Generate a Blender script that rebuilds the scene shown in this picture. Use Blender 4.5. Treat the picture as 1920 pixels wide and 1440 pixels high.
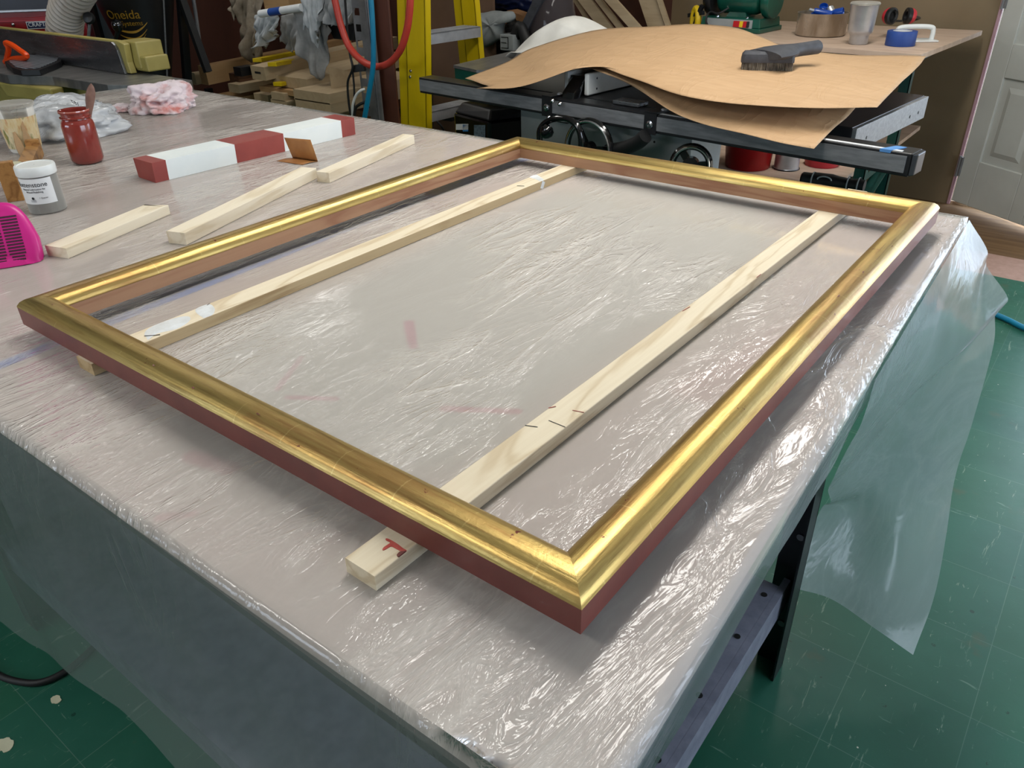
import bpy, bmesh, math, random
from mathutils import Vector, Matrix, noise
random.seed(7)
PI = math.pi
sc = bpy.context.scene
for o in list(bpy.data.objects): bpy.data.objects.remove(o)

# ---------------------------------------------------------------- camera
CAM = Vector((1.2314, -0.3786, 1.4029)); FPX = 1450.03
YAW, PITCH, ROLL = 0.6653, 0.5355, -0.0234
_f = Vector((-math.sin(YAW)*math.cos(PITCH), math.cos(YAW)*math.cos(PITCH), -math.sin(PITCH)))
_r = Vector((math.cos(YAW), math.sin(YAW), 0)); _u = _r.cross(_f)
RGT = _r*math.cos(ROLL) + _u*math.sin(ROLL); UPV = -_r*math.sin(ROLL) + _u*math.cos(ROLL); FWD = _f
cd = bpy.data.cameras.new('camera'); cam = bpy.data.objects.new('camera', cd); sc.collection.objects.link(cam)
cd.sensor_fit = 'HORIZONTAL'; cd.sensor_width = 36; cd.lens = FPX/1920*36; cd.clip_start = .02; cd.clip_end = 60
M = Matrix((RGT, UPV, -FWD)).transposed().to_4x4(); M.translation = CAM
cam.matrix_world = M; sc.camera = cam

# ---------------------------------------------------------------- world, lights, exposure
w = bpy.data.worlds.new('world'); sc.world = w; w.use_nodes = True
bg = w.node_tree.nodes['Background']; bg.inputs[0].default_value = (.72, .84, 1, 1); bg.inputs[1].default_value = 6.0
sc.view_settings.view_transform = 'Standard'; sc.view_settings.look = 'None'
cy = sc.cycles; cy.max_bounces = 7; cy.diffuse_bounces = 3; cy.glossy_bounces = 3; cy.transmission_bounces = 4; cy.transparent_max_bounces = 10
cy.use_adaptive_sampling = True; cy.adaptive_threshold = .05; cy.caustics_reflective = False; cy.caustics_refractive = False; cy.sample_clamp_indirect = 6
sc.view_settings.exposure = 0.2; sc.view_settings.gamma = 1; sc.view_settings.use_curve_mapping = False
def area(name, loc, direction, sx, sy, power, col=(1,1,1), portal=False):
    l = bpy.data.lights.new(name, 'AREA'); l.shape = 'RECTANGLE'; l.size = sx; l.size_y = sy; l.energy = power; l.color = col
    if portal: l.cycles.is_portal = True
    o = bpy.data.objects.new(name, l); sc.collection.objects.link(o); o.location = loc
    o.rotation_euler = Vector(direction).to_track_quat('-Z', 'Y').to_euler(); return o
CEIL = 2.75
LAMPS = [((.38, 1.9), .30, 2.8, 44), ((-.6, -1.5), 1.6, .30, 26), ((-3.0, 1.9), .30, 2.2, 16)]   # centre, size x, size y, power
for (lx, ly), wx, wy, pw in LAMPS:
    lo = area('fluorescent_light', (lx, ly, CEIL-.115), (0,0,-1), wx, wy, pw, (1,.97,.92)); lo.rotation_euler = (0,0,0)
area('doorway_portal', (2.15, 4.62, 1.1), (0,-1,0), 2.2, 2.2, 1, portal=True)
area('window_portal', (3.28, .9, 1.45), (-1,0,0), 2.6, 1.1, 1, portal=True)
area('window_portal', (-2.2, -3.18, 1.65), (0,1,0), 2.4, 1.0, 1, portal=True)
sun = bpy.data.lights.new('sun', 'SUN'); sun.energy = 10; sun.angle = .01; sun.color = (1,.97,.95)
so = bpy.data.objects.new('sun', sun); sc.collection.objects.link(so)
so.rotation_euler = Vector((.70, -.62, -.34)).to_track_quat('-Z', 'Y').to_euler()

# ---------------------------------------------------------------- pixel of the 1920x1440 photo -> point on a real plane
def ray(u, v): return RGT*((u-960)/FPX) - UPV*((v-720)/FPX) + FWD
def PZ(u, v, z): d = ray(u, v); return CAM + d*((z-CAM.z)/d.z)
def PY(u, v, y): d = ray(u, v); return CAM + d*((y-CAM.y)/d.y)
def PX(u, v, x): d = ray(u, v); return CAM + d*((x-CAM.x)/d.x)
T = .879          # bench top
TS = .8815        # top of the plastic film lying on it

# ---------------------------------------------------------------- materials
def lin(c):
    return tuple(((x/255)/12.92 if x/255 <= .04045 else ((x/255+.055)/1.055)**2.4) for x in c) + (1,)
class NT:
    def __init__(s, m): s.t = m.node_tree; s.n = s.t.nodes; s.l = s.t.links
    def add(s, typ, **k):
        n = s.n.new(typ)
        for a, b in k.items():
            if a.startswith('i_'):
                key = a[2:]; key = int(key) if key.isdigit() else key.replace('_', ' ')
                n.inputs[key].default_value = b
            else: setattr(n, a, b)
        return n
    def link(s, a, b): s.l.new(a, b)
    def coord(s, scale=(1,1,1), which='Object', rot=(0,0,0), loc=(0,0,0)):
        tc = s.add('ShaderNodeTexCoord'); mp = s.add('ShaderNodeMapping')
        mp.inputs['Scale'].default_value = scale; mp.inputs['Rotation'].default_value = rot; mp.inputs['Location'].default_value = loc
        s.link(tc.outputs[which], mp.inputs[0]); return mp.outputs[0]
    def noise(s, vec, scale=5, detail=4, rough=.55, dist=0):
        n = s.add('ShaderNodeTexNoise'); n.inputs['Scale'].default_value = scale; n.inputs['Detail'].default_value = detail
        n.inputs['Roughness'].default_value = rough; n.inputs['Distortion'].default_value = dist
        s.link(vec, n.inputs['Vector']); return n.outputs['Fac']
    def ramp(s, fac, stops, interp='LINEAR'):
        r = s.add('ShaderNodeValToRGB'); r.color_ramp.interpolation = interp
        e = r.color_ramp.elements
        while len(e) < len(stops): e.new(.5)
        for i, (p, c) in enumerate(stops): e[i].position = p; e[i].color = c if len(c) == 4 else tuple(c)+(1,)
        s.link(fac, r.inputs[0]); return r.outputs[0]
    def mix(s, fac, a, b, typ='MIX'):
        m = s.add('ShaderNodeMix', data_type='RGBA', blend_type=typ)
        for sock, val in ((m.inputs[0], fac), (m.inputs[6], a), (m.inputs[7], b)):
            if hasattr(val, 'links'): s.link(val, sock)
            else: sock.default_value = val
        return m.outputs[2]
    def math(s, op, a, b=None, c=None, clamp=False):
        m = s.add('ShaderNodeMath', operation=op); m.use_clamp = clamp
        for sock, val in zip(m.inputs, (a, b, c)):
            if val is None: continue
            if hasattr(val, 'links'): s.link(val, sock)
            else: sock.default_value = val
        return m.outputs[0]
    def bump(s, h, strength=.3, dist=.01, normal=None):
        b = s.add('ShaderNodeBump'); b.inputs['Strength'].default_value = strength; b.inputs['Distance'].default_value = dist
        s.link(h, b.inputs['Height'])
        if normal: s.link(normal, b.inputs['Normal'])
        return b.outputs[0]
def newmat(name):
    m = bpy.data.materials.new(name); m.use_nodes = True
    t = NT(m); p = t.n['Principled BSDF']; return m, t, p
def pm(name, c1, c2=None, scale=8, rough=.5, metal=0, stretch=(1,1,1), lo=.35, hi=.65, bump=0, bscale=None, bdist=.003, spec=.5, detail=5, coat=0, trans=0, rvar=0):
    m, t, p = newmat(name); p.inputs['Roughness'].default_value = rough; p.inputs['Metallic'].default_value = metal
    p.inputs['Specular IOR Level'].default_value = spec
    if coat: p.inputs['Coat Weight'].default_value = coat; p.inputs['Coat Roughness'].default_value = .1
    if trans: p.inputs['Transmission Weight'].default_value = trans
    v = t.coord(stretch); f = t.noise(v, scale, detail)
    c2 = c2 or tuple(x*.88 for x in c1)
    t.link(t.ramp(f, [(lo, lin(c1)), (hi, lin(c2))]), p.inputs['Base Color'])
    if rvar:
        r = t.math('MULTIPLY_ADD', f, rvar, rough-rvar*.5); t.link(r, p.inputs['Roughness'])
    if bump:
        f2 = t.noise(v, bscale or scale*3, 6); t.link(t.bump(f2, bump, bdist), p.inputs['Normal'])
    return m
MT = {}
MT['red_bole'] = pm('red_bole_paint', (116,54,46), (104,46,40), 20, .42, bump=.05, coat=.15)
MT['red_paint'] = pm('red_paint', (150,66,58), (136,56,50), 14, .5, bump=.15, bscale=60, bdist=.001)
MT['wet_red'] = pm('fresh_red_smear', (204,98,88), (180,70,62), 120, .35)
MT['white_paint'] = pm('white_gesso', (232,238,236), (222,230,230), 10, .6)
MT['white_plastic'] = pm('white_plastic', (225,228,226), (212,216,214), 6, .35)
MT['pink_plastic'] = pm('pink_plastic', (205,40,135), (190,34,122), 4, .33)
MT['dark_slot'] = pm('dark_slot', (60,14,40), (45,10,30), 4, .6)
MT['grey_powder'] = pm('grey_powder', (128,126,124), (112,110,108), 30, .4)
MT['black_plastic'] = pm('black_plastic', (22,23,25), (15,15,17), 20, .42)
MT['black_gloss'] = pm('black_gloss', (12,12,13), (8,8,9), 20, .12, coat=.5)
MT['black_steel'] = pm('black_painted_steel', (24,25,27), (17,18,20), 25, .38)
MT['rail_grey'] = pm('brushed_dark_rail', (134,136,138), (112,114,117), 8, .42, metal=.2, stretch=(1,12,12), bump=.05)
MT['laminate'] = pm('dark_laminate', (44,40,44), (36,33,37), 12, .4)
MT['steel'] = pm('ground_steel', (150,152,155), (118,120,124), 4, .28, metal=.9, stretch=(1,8,8), rvar=.2)
MT['cast_iron'] = pm('cast_iron_top', (150,150,148), (120,121,120), 6, .36, metal=.7, stretch=(3,1,1), rvar=.2)
MT['chrome'] = pm('chrome', (215,215,215), (190,190,192), 5, .14, metal=1)
MT['aluminium'] = pm('aluminium', (205,207,210), (176,178,182), 10, .32, metal=.65, bump=.06)
MT['galvanised'] = pm('perforated_galvanised_steel', (150,150,152), (120,121,124), 10, .42, metal=.5)
MT['ladder'] = pm('yellow_fibreglass', (214,186,6), (196,168,4), 6, .42, stretch=(1,1,.2), bump=.1)
MT['kraft'] = None
MT['drywall'] = None
MT['door'] = pm('white_door_paint', (196,198,192), (186,188,182), 4, .5)
MT['tan_board'] = pm('brown_hardboard', (112,86,66), (98,74,58), 3, .55)
MT['green_steel'] = pm('dark_green_steel', (18,70,62), (14,56,50), 10, .4)
MT['green_paint'] = pm('grinder_green', (16,84,68), (12,68,56), 10, .3, coat=.3)
MT['machine_grey'] = pm('machine_grey', (150,156,156), (136,142,143), 6, .45)
MT['machine_blue'] = pm('machine_blue_grey', (112,128,142), (100,116,130), 6, .45)
MT['jointer_yellow'] = pm('jointer_mustard', (176,162,92), (158,144,78), 6, .42)
MT['toolbox_red'] = pm('toolbox_red', (150,12,20), (126,8,16), 5, .28, coat=.4)
MT['bucket_red'] = pm('bucket_red', (160,10,16), (140,8,12), 5, .35)
MT['orange'] = pm('orange_plastic', (240,82,20), (226,70,14), 5, .35)
MT['hose_red'] = pm('red_hose', (190,62,48), (170,52,40), 5, .45)
MT['hose_blue'] = pm('blue_hose', (20,130,165), (14,112,148), 5, .4)
MT['hose_cream'] = pm('cream_duct', (188,180,170), (168,158,148), 5, .4)
MT['rubber'] = pm('black_rubber', (20,21,22), (14,14,15), 20, .6)
MT['dark_rubber'] = pm('grey_rubber_grip', (64,66,72), (50,52,58), 30, .6)
MT['bristle'] = pm('bristles', (120,112,98), (70,62,54), 60, .8)
MT['blue_tape'] = pm('blue_tape', (40,76,150), (32,66,138), 10, .5)
MT['light_blue_tape'] = pm('pale_blue_tape', (92,150,210), (84,140,200), 10, .5)
MT['yellow'] = pm('yellow_plastic', (225,190,24), (210,176,16), 10, .4)
MT['red_plastic'] = pm('red_plastic', (190,20,28), (170,14,22), 10, .35)
MT['earmuff_red'] = pm('earmuff_red', (196,50,60), (180,40,50), 10, .4)
MT['rag'] = pm('stained_rag', (226,212,216), (198,120,112), 16, .9, lo=.5, hi=.72, bump=.3, bscale=90)
MT['cloth_grey'] = pm('paper_rag_grey', (150,152,152), (118,120,120), 12, .85, bump=.2)
MT['cloth_beige'] = pm('paper_rag_beige', (176,164,146), (140,128,112), 16, .85, bump=.2)
MT['cloth_white'] = pm('white_sack_cloth', (222,220,212), (206,204,196), 8, .85)
MT['glove'] = pm('grey_leather', (150,156,156), (126,132,132), 12, .8, bump=.2)
MT['cardboard'] = pm('cardboard', (168,124,84), (150,108,70), 10, .7)
MT['sandpaper'] = pm('sandpaper_back', (176,122,66), (150,96,48), 14, .65, bump=.1)
MT['spackle'] = pm('white_spackle', (226,230,232), (206,208,206), 40, .55, bump=.2)
MT['ink'] = pm('black_ink', (26,26,30), (20,20,24), 20, .6)
MT['gold_ink'] = pm('gold_ink', (170,132,40), (150,114,32), 20, .45)
MT['label_white'] = pm('paper_label', (224,226,226), (214,216,217), 20, .55)
MT['green_label'] = pm('green_label', (40,140,60), (34,128,52), 20, .4)
MT['blue_label'] = pm('blue_label', (60,140,210), (50,128,196), 20, .4)
MT['brown_post'] = pm('red_brown_post', (98,54,38), (82,44,31), 6, .6, stretch=(1,1,.15))
MT['ply_edge'] = pm('plywood', (200,176,150), (180,152,126), 8, .6, stretch=(1,1,6))
MT['magenta'] = pm('dusty_pink', (186,150,160), (170,134,146), 8, .5)
MT['lampshade'] = pm('lamp_housing', (220,220,218), (210,210,208), 4, .5)

def wood(name, c1, c2, rough=.5, ring=14, spots=False, strength=1.0):
    m, t, p = newmat(name); p.inputs['Roughness'].default_value = rough; p.inputs['Specular IOR Level'].default_value = .35
    v = t.coord((.9, 7, 7)); n1 = t.noise(v, 2.2, 4, .5, .6)
    wv = t.math('SINE', t.math('MULTIPLY', n1, ring*6.28))
    wv = t.math('MULTIPLY_ADD', wv, .5, .5)
    v2 = t.coord((4, 160, 160)); n2 = t.noise(v2, 1.5, 3)
    fac = t.math('ADD', t.math('MULTIPLY', t.math('POWER', wv, 5), .55*strength), t.math('MULTIPLY', n2, .45))
    t.link(t.ramp(fac, [(.1, lin(c1)), (.95, lin(c2))]), p.inputs['Base Color'])
    t.link(t.bump(n2, .08, .001), p.inputs['Normal']); return m
MT['maple'] = wood('planed_maple', (236,224,198), (206,186,152), .45, 5)
MT['maple_side'] = wood('sawn_maple_edge', (196,172,132), (160,132,92), .6, 3)
MT['pale_wood'] = wood('pale_basswood', (238,228,206), (214,198,168), .5, 3)
MT['oak'] = wood('oak_board', (176,142,100), (138,106,72), .5, 3, strength=.4)
MT['light_board'] = wood('light_board', (188,168,136), (156,134,104), .55, 2, strength=.35)
MT['brown_board'] = wood('brown_scrap', (96,68,48), (60,42,30), .6, 4)
MT['bare_inner'] = wood('bare_wood_inner', (176,136,104), (146,98,72), .5, 4)
MT['box_wood'] = wood('varnished_box_wood', (178,132,78), (130,88,48), .45, 5)

# gilding: metal leaf over red clay, rubbed through along the leaf laps
def gold_mat():
    m, t, p = newmat('gold_leaf')
    v = t.coord((1,1,1)); vs = t.coord((3.2, 40, 40)); vf = t.coord((14, 220, 220))
    n1 = t.noise(vs, 1.0, 6, .6, .3); n2 = t.noise(vf, 1.0, 3); n3 = t.noise(v, 26, 6, .7, .4); n4 = t.noise(v, 130, 4, .7)
    base = t.ramp(n1, [(.25, lin((200,177,114))), (.5, lin((182,156,94))), (.75, lin((160,130,74)))])
    big = t.noise(t.coord((1.3, 8, 8)), 2.3, 3)
    # rubbed clay areas
    rub = t.math('MULTIPLY', t.math('GREATER_THAN', t.math('ADD', t.math('MULTIPLY', big, .8), t.math('MULTIPLY', n2, .35)), .695), .16)
    c = t.mix(rub, base, lin((150,74,44)))
    rubs = t.ramp(t.math('ADD', t.math('MULTIPLY', big, .9), t.math('MULTIPLY', n1, .4)), [(.66, (0,0,0)), (.82, (1,1,1))])
    c = t.mix(t.math('MULTIPLY', rubs, .34), c, lin((140,92,52)))
    # little skips
    c = t.mix(t.math('MULTIPLY', t.ramp(n2, [(.5, (0,0,0)), (.75, (1,1,1))]), .5), c, lin((120,84,42)))
    sk = t.math('GREATER_THAN', t.math('ADD', t.math('MULTIPLY', n3, .7), t.math('MULTIPLY', n4, .4)), .70)
    c = t.mix(sk, c, lin((104,40,28)))
    # leaf lap lines every 8 cm
    sep = t.add('ShaderNodeSeparateXYZ'); t.link(v, sep.inputs[0])
    wob = t.math('MULTIPLY_ADD', n3, .012, sep.outputs[0])
    fr = t.math('FRACT', t.math('DIVIDE', wob, .083)); lap = t.math('LESS_THAN', t.math('ABSOLUTE', t.math('SUBTRACT', fr, .5)), .009)
    gate = t.math('GREATER_THAN', t.noise(t.coord((5, 30, 30)), 1.3, 2), .48)
    lap = t.math('MULTIPLY', lap, gate)
    c = t.mix(t.math('MULTIPLY', lap, .22), c, lin((236,216,150)))
    t.link(c, p.inputs['Base Color'])
    met = t.math('SUBTRACT', .96, t.math('ADD', t.math('MULTIPLY', rubs, .2), t.math('MULTIPLY', sk, .6)), clamp=True)
    t.link(met, p.inputs['Metallic'])
    t.link(t.math('MULTIPLY_ADD', n1, .22, .27), p.inputs['Roughness'])
    b = t.bump(n2, .30, .0009); b2 = t.bump(t.math('ADD', n3, t.math('ADD', t.math('MULTIPLY', n4, .5), t.math('MULTIPLY', lap, .3))), .22, .0018, b)
    t.link(b2, p.inputs['Normal']); return m
MT['gold'] = gold_mat()

# capsule-shaped stroke mask in object XY (metres)
def stroke(t, xy, p0, p1, r, soft=.3, wob=None):
    (x, y) = xy
    dx, dy = p1[0]-p0[0], p1[1]-p0[1]; L2 = dx*dx+dy*dy + 1e-9
    ax = t.math('SUBTRACT', x, p0[0]); ay = t.math('SUBTRACT', y, p0[1])
    h = t.math('DIVIDE', t.math('ADD', t.math('MULTIPLY', ax, dx), t.math('MULTIPLY', ay, dy)), L2, clamp=True)
    ex = t.math('SUBTRACT', ax, t.math('MULTIPLY', h, dx)); ey = t.math('SUBTRACT', ay, t.math('MULTIPLY', h, dy))
    d = t.math('SQRT', t.math('ADD', t.math('MULTIPLY', ex, ex), t.math('MULTIPLY', ey, ey)))
    if wob is not None: d = t.math('ADD', d, wob)
    return t.math('DIVIDE', t.math('SUBTRACT', r, d), r*soft, clamp=True)

# bench top: rosin-pink board, greyer worn centre, old pink paint marks
def bench_mat():
    m, t, p = newmat('rosin_paper_bench_top'); p.inputs['Roughness'].default_value = .55
    v = t.coord(loc=(-.5, .6, 0)); n = t.noise(v, 2.2, 4); n2 = t.noise(v, 9, 5)
    c = t.ramp(n, [(.35, lin((214,194,189))), (.7, lin((206,190,185)))])
    sep = t.add('ShaderNodeSeparateXYZ'); t.link(v, sep.inputs[0]); xy = (sep.outputs[0], sep.outputs[1])
    wob = t.math('MULTIPLY_ADD', n2, .03, -.015)
    # worn grey centre
    g = stroke(t, xy, (.50, .25), (.50, 1.0), .34, .35, t.math('MULTIPLY_ADD', n, .3, -.15))
    c = t.mix(t.math('MULTIPLY', g, .9), c, lin((200,199,190)))
    wob2 = t.math('MULTIPLY_ADD', n2, .012, -.006)
    for p0, p1, r, col, a in (
        ((.444,.371),(.505,.317),.011,(196,92,130),.75), ((.655,.219),(.733,.266),.009,(198,88,122),.8),
        ((.469,.119),(.523,.153),.007,(200,110,140),.7), ((.441,.124),(.396,.201),.005,(200,120,146),.6),
        ((.483,-.031),(.54,-.02),.014,(206,120,140),.55), ((.553,-.114),(.576,-.09),.008,(206,130,146),.5),
        ((.90,.45),(.98,.9),.05,(205,140,140),.35), ((-.05,.05),(.0,.2),.03,(206,140,150),.4),
        ((-.45,.75),(-.3,.55),.04,(206,146,150),.35), ((.2,.02),(.33,.0),.02,(206,140,146),.35)):
        c = t.mix(t.math('MULTIPLY', stroke(t, xy, p0, p1, r, .5, wob2), a), c, lin(col))
    t.link(c, p.inputs['Base Color']); return m
MT['bench'] = bench_mat()

# thin polythene film: part see-through, milky, glossy, crinkled
def film_mat(name, milk, tint, density, streak=1.0, fold=1.0, gloss=.8, tlf=.35):
    m, t, p = newmat(name)
    v = t.coord()
    vs = t.coord((10, 2.2, 4), rot=(0,0,.12)); vb = t.coord((24, 7, 9), rot=(0,0,-.2)); vl = t.coord((2.4, 1.6, 2), rot=(0,0,.25))
    n1 = t.noise(vs, 1.0, 5, .55, 1.2); n2 = t.noise(vb, 1.0, 4, .6, 1.6); n3 = t.noise(vl, 1.6, 3)
    ridge = t.math('SUBTRACT', 1.0, t.math('ABSOLUTE', t.math('MULTIPLY_ADD', n1, 2, -1)))
    ridge = t.math('POWER', ridge, 9)
    ridge2 = t.math('POWER', t.math('SUBTRACT', 1.0, t.math('ABSOLUTE', t.math('MULTIPLY_ADD', n2, 2, -1))), 8)
    area_m = t.ramp(n3, [(.42, (0.06,)*3), (.62, (1,1,1))])
    h = t.math('ADD', t.math('MULTIPLY', ridge, 1.0), t.math('MULTIPLY', ridge2, .45))
    h = t.math('MULTIPLY', h, area_m)
    # straight packing folds across the sheet
    sep = t.add('ShaderNodeSeparateXYZ'); t.link(v, sep.inputs[0])
    wy = t.math('MULTIPLY_ADD', t.noise(t.coord((1.5,1.5,1)), 2, 2), .03, sep.outputs[1])
    fr = t.math('ABSOLUTE', t.math('SUBTRACT', t.math('FRACT', t.math('DIVIDE', wy, .232)), .5))
    fl = t.math('MULTIPLY', t.math('LESS_THAN', fr, .008), t.math('GREATER_THAN', t.noise(t.coord((9, 3, 1)), 1, 2), .47))
    h2 = t.math('ADD', h, t.math('MULTIPLY', fl, .9*fold))
    nrm = t.bump(h2, .55*streak, .006); nrd = t.bump(h2, .06*streak, .006)
    tr = t.add('ShaderNodeBsdfTransparent'); tr.inputs[0].default_value = (1,1,1,1)
    df = t.add('ShaderNodeBsdfDiffuse'); df.inputs[0].default_value = lin(tint); t.link(nrd, df.inputs['Normal'])
    tl = t.add('ShaderNodeBsdfTranslucent'); tl.inputs[0].default_value = lin(tint)
    dm = t.add('ShaderNodeMixShader'); dm.inputs[0].default_value = tlf; t.link(df.outputs[0], dm.inputs[1]); t.link(tl.outputs[0], dm.inputs[2])
    mx = t.add('ShaderNodeMixShader')
    dens = t.math('MULTIPLY_ADD', h, .22*milk, density, clamp=True); t.link(dens, mx.inputs[0])
    t.link(tr.outputs[0], mx.inputs[1]); t.link(dm.outputs[0], mx.inputs[2])
    gl = t.add('ShaderNodeBsdfGlossy'); gl.inputs['Roughness'].default_value = .11; t.link(nrm, gl.inputs['Normal'])
    fz = t.add('ShaderNodeFresnel'); fz.inputs[0].default_value = 1.5; t.link(nrm, fz.inputs['Normal'])
    mx2 = t.add('ShaderNodeMixShader'); t.link(t.math('MULTIPLY', fz.outputs[0], gloss, clamp=True), mx2.inputs[0])
    t.link(mx.outputs[0], mx2.inputs[1]); t.link(gl.outputs[0], mx2.inputs[2])
    out = t.n['Material Output']; t.link(mx2.outputs[0], out.inputs[0]); t.n.remove(p); return m
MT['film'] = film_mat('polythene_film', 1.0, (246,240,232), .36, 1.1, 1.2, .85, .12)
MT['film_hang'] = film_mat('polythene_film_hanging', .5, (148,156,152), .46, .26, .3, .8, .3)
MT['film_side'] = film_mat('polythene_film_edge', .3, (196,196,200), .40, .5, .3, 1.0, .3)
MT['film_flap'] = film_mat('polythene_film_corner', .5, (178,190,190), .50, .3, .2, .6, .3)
MT['bag'] = film_mat('thin_bag_plastic', 1.0, (240,244,248), .85, 1.2, 0)

def floor_mat():
    m, t, p = newmat('green_vinyl_tiles'); p.inputs['Specular IOR Level'].default_value = .3
    v = t.coord(); sep = t.add('ShaderNodeSeparateXYZ'); t.link(v, sep.inputs[0])
    gx = t.math('DIVIDE', t.math('SUBTRACT', sep.outputs[0], 1.338), .2286); gy = t.math('DIVIDE', t.math('SUBTRACT', sep.outputs[1], 1.197), .2286)
    n = t.noise(v, 3, 5); nf = t.noise(v, 26, 6, .7)
    comb = t.add('ShaderNodeCombineXYZ'); t.link(t.math('FLOOR', gx), comb.inputs[0]); t.link(t.math('FLOOR', gy), comb.inputs[1])
    wn = t.add('ShaderNodeTexWhiteNoise', noise_dimensions='2D'); t.link(comb.outputs[0], wn.inputs['Vector'])
    c = t.ramp(n, [(.3, lin((30,82,68))), (.7, lin((44,98,82)))])
    c = t.mix(t.math('MULTIPLY', wn.outputs[0], .35), c, lin((38,90,56)))
    def seam(g): return t.math('LESS_THAN', t.math('ABSOLUTE', t.math('SUBTRACT', t.math('FRACT', t.math('ADD', g, .5)), .5)), .0035)
    sm = t.math('MAXIMUM', seam(gx), seam(gy)); sm = t.math('MULTIPLY', sm, t.math('MULTIPLY_ADD', n, 1.3, -.2, clamp=True))
    c = t.mix(t.math('MULTIPLY', sm, .45), c, lin((140,160,148)))
    # scuffs, scratches and specks
    vs = t.coord((1,1,1), rot=(0,0,.5)); 
    s1 = t.noise(t.coord((60, 9, 1), rot=(0,0,.9)), 1, 5, .65, 1.5); s2 = t.noise(t.coord((9, 50, 1), rot=(0,0,.3)), 1, 5, .6, 1.5)
    m1 = t.ramp(s1, [(.64, (0,0,0)), (.70, (1,1,1))]); m2 = t.ramp(s2, [(.66, (0,0,0)), (.72, (1,1,1))])
    c = t.mix(t.math('MULTIPLY', m1, .45), c, lin((150,168,150))); c = t.mix(t.math('MULTIPLY', m2, .5), c, lin((120,150,134)))
    vo = t.add('ShaderNodeTexVoronoi'); vo.inputs['Scale'].default_value = 26; t.link(v, vo.inputs['Vector'])
    sp = t.math('MULTIPLY', t.math('LESS_THAN', vo.outputs['Distance'], .055), t.math('GREATER_THAN', nf, .52))
    c = t.mix(t.math('MULTIPLY', sp, .85), c, lin((206,206,190)))
    vo2 = t.add('ShaderNodeTexVoronoi'); vo2.inputs['Scale'].default_value = 13; t.link(vs, vo2.inputs['Vector'])
    sp2 = t.math('MULTIPLY', t.math('LESS_THAN', vo2.outputs['Distance'], .07), t.math('LESS_THAN', nf, .48))
    c = t.mix(t.math('MULTIPLY', sp2, .6), c, lin((16,40,32)))
    st = t.ramp(t.noise(v, 5.5, 4), [(.66, (0,0,0)), (.74, (1,1,1))]); c = t.mix(t.math('MULTIPLY', st, .4), c, lin((92,84,60)))
    # bare concrete and brown boards beyond the tiles
    y = t.math('MULTIPLY_ADD', n, .02, sep.outputs[1])
    conc = t.ramp(nf, [(.3, lin((176,144,130))), (.7, lin((158,128,114)))]); 
    brn = t.ramp(t.noise(t.coord((1.2,14,1)), 2, 5), [(.3, lin((128,100,68))), (.7, lin((96,72,48)))])
    c = t.mix(t.math('GREATER_THAN', y, 3.51), c, conc)
    c = t.mix(t.math('GREATER_THAN', y, 3.80), c, brn)
    t.link(c, p.inputs['Base Color'])
    t.link(t.math('ADD', t.math('MULTIPLY_ADD', nf, .3, .24), t.math('MULTIPLY', t.math('GREATER_THAN', y, 3.51), .5)), p.inputs['Roughness'])
    t.link(t.bump(t.math('SUBTRACT', nf, sm), .15, .002), p.inputs['Normal']); return m
MT['floor'] = floor_mat()
def wall_mat():
    m, t, p = newmat('wall_boards'); p.inputs['Roughness'].default_value = .62
    v = t.coord(); n = t.noise(v, 1.6, 5); nf = t.noise(v, 40, 4)
    c = t.ramp(n, [(.3, lin((130,112,84))), (.7, lin((114,97,72)))])
    sep = t.add('ShaderNodeSeparateXYZ'); t.link(v, sep.inputs[0])
    b = t.ramp(t.noise(t.coord((6,6,1.2)), 1.5, 5), [(.3, lin((92,56,42))), (.7, lin((74,44,34)))])
    c = t.mix(t.math('LESS_THAN', sep.outputs[0], -1.25), c, b)
    c = t.mix(t.math('GREATER_THAN', sep.outputs[2], 1.62), c, lin((206,202,192)))  # unseen upper wall made pale, added to brighten the film's sheen
    vo = t.add('ShaderNodeTexVoronoi'); vo.inputs['Scale'].default_value = 3.3; t.link(v, vo.inputs['Vector'])
    c = t.mix(t.math('LESS_THAN', vo.outputs['Distance'], .03), c, lin((50,38,26)))
    t.link(c, p.inputs['Base Color']); t.link(t.bump(nf, .1, .002), p.inputs['Normal']); return m
MT['wall'] = wall_mat()
MT['wall_brown'] = pm('brown_panelling', (96,58,44), (78,46,36), 2, .55, stretch=(2,2,.4))
MT['wall_cream'] = pm('painted_wall', (176,170,158), (164,158,146), 2, .7)
MT['ceiling'] = pm('ceiling_paint', (205,202,194), (196,192,184), 2, .8)
def kraft_mat():
    m, t, p = newmat('kraft_paper'); p.inputs['Roughness'].default_value = .6; p.inputs['Specular IOR Level'].default_value = .3
    v = t.coord((3,14,3)); n = t.noise(v, 3, 5); w2 = t.noise(t.coord(), 2.2, 3); w3 = t.noise(t.coord((3,1,1), rot=(0,0,.6)), 4, 4, .5, 1)
    t.link(t.ramp(n, [(.3, lin((196,162,124))), (.75, lin((184,150,112)))]), p.inputs['Base Color'])
    b = t.bump(w2, .5, .03); rid = t.math('POWER', t.math('SUBTRACT', 1, t.math('ABSOLUTE', t.math('MULTIPLY_ADD', w3, 2, -1))), 14)
    t.link(t.bump(rid, .25, .006, b), p.inputs['Normal']); return m
MT['kraft'] = kraft_mat()
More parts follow.
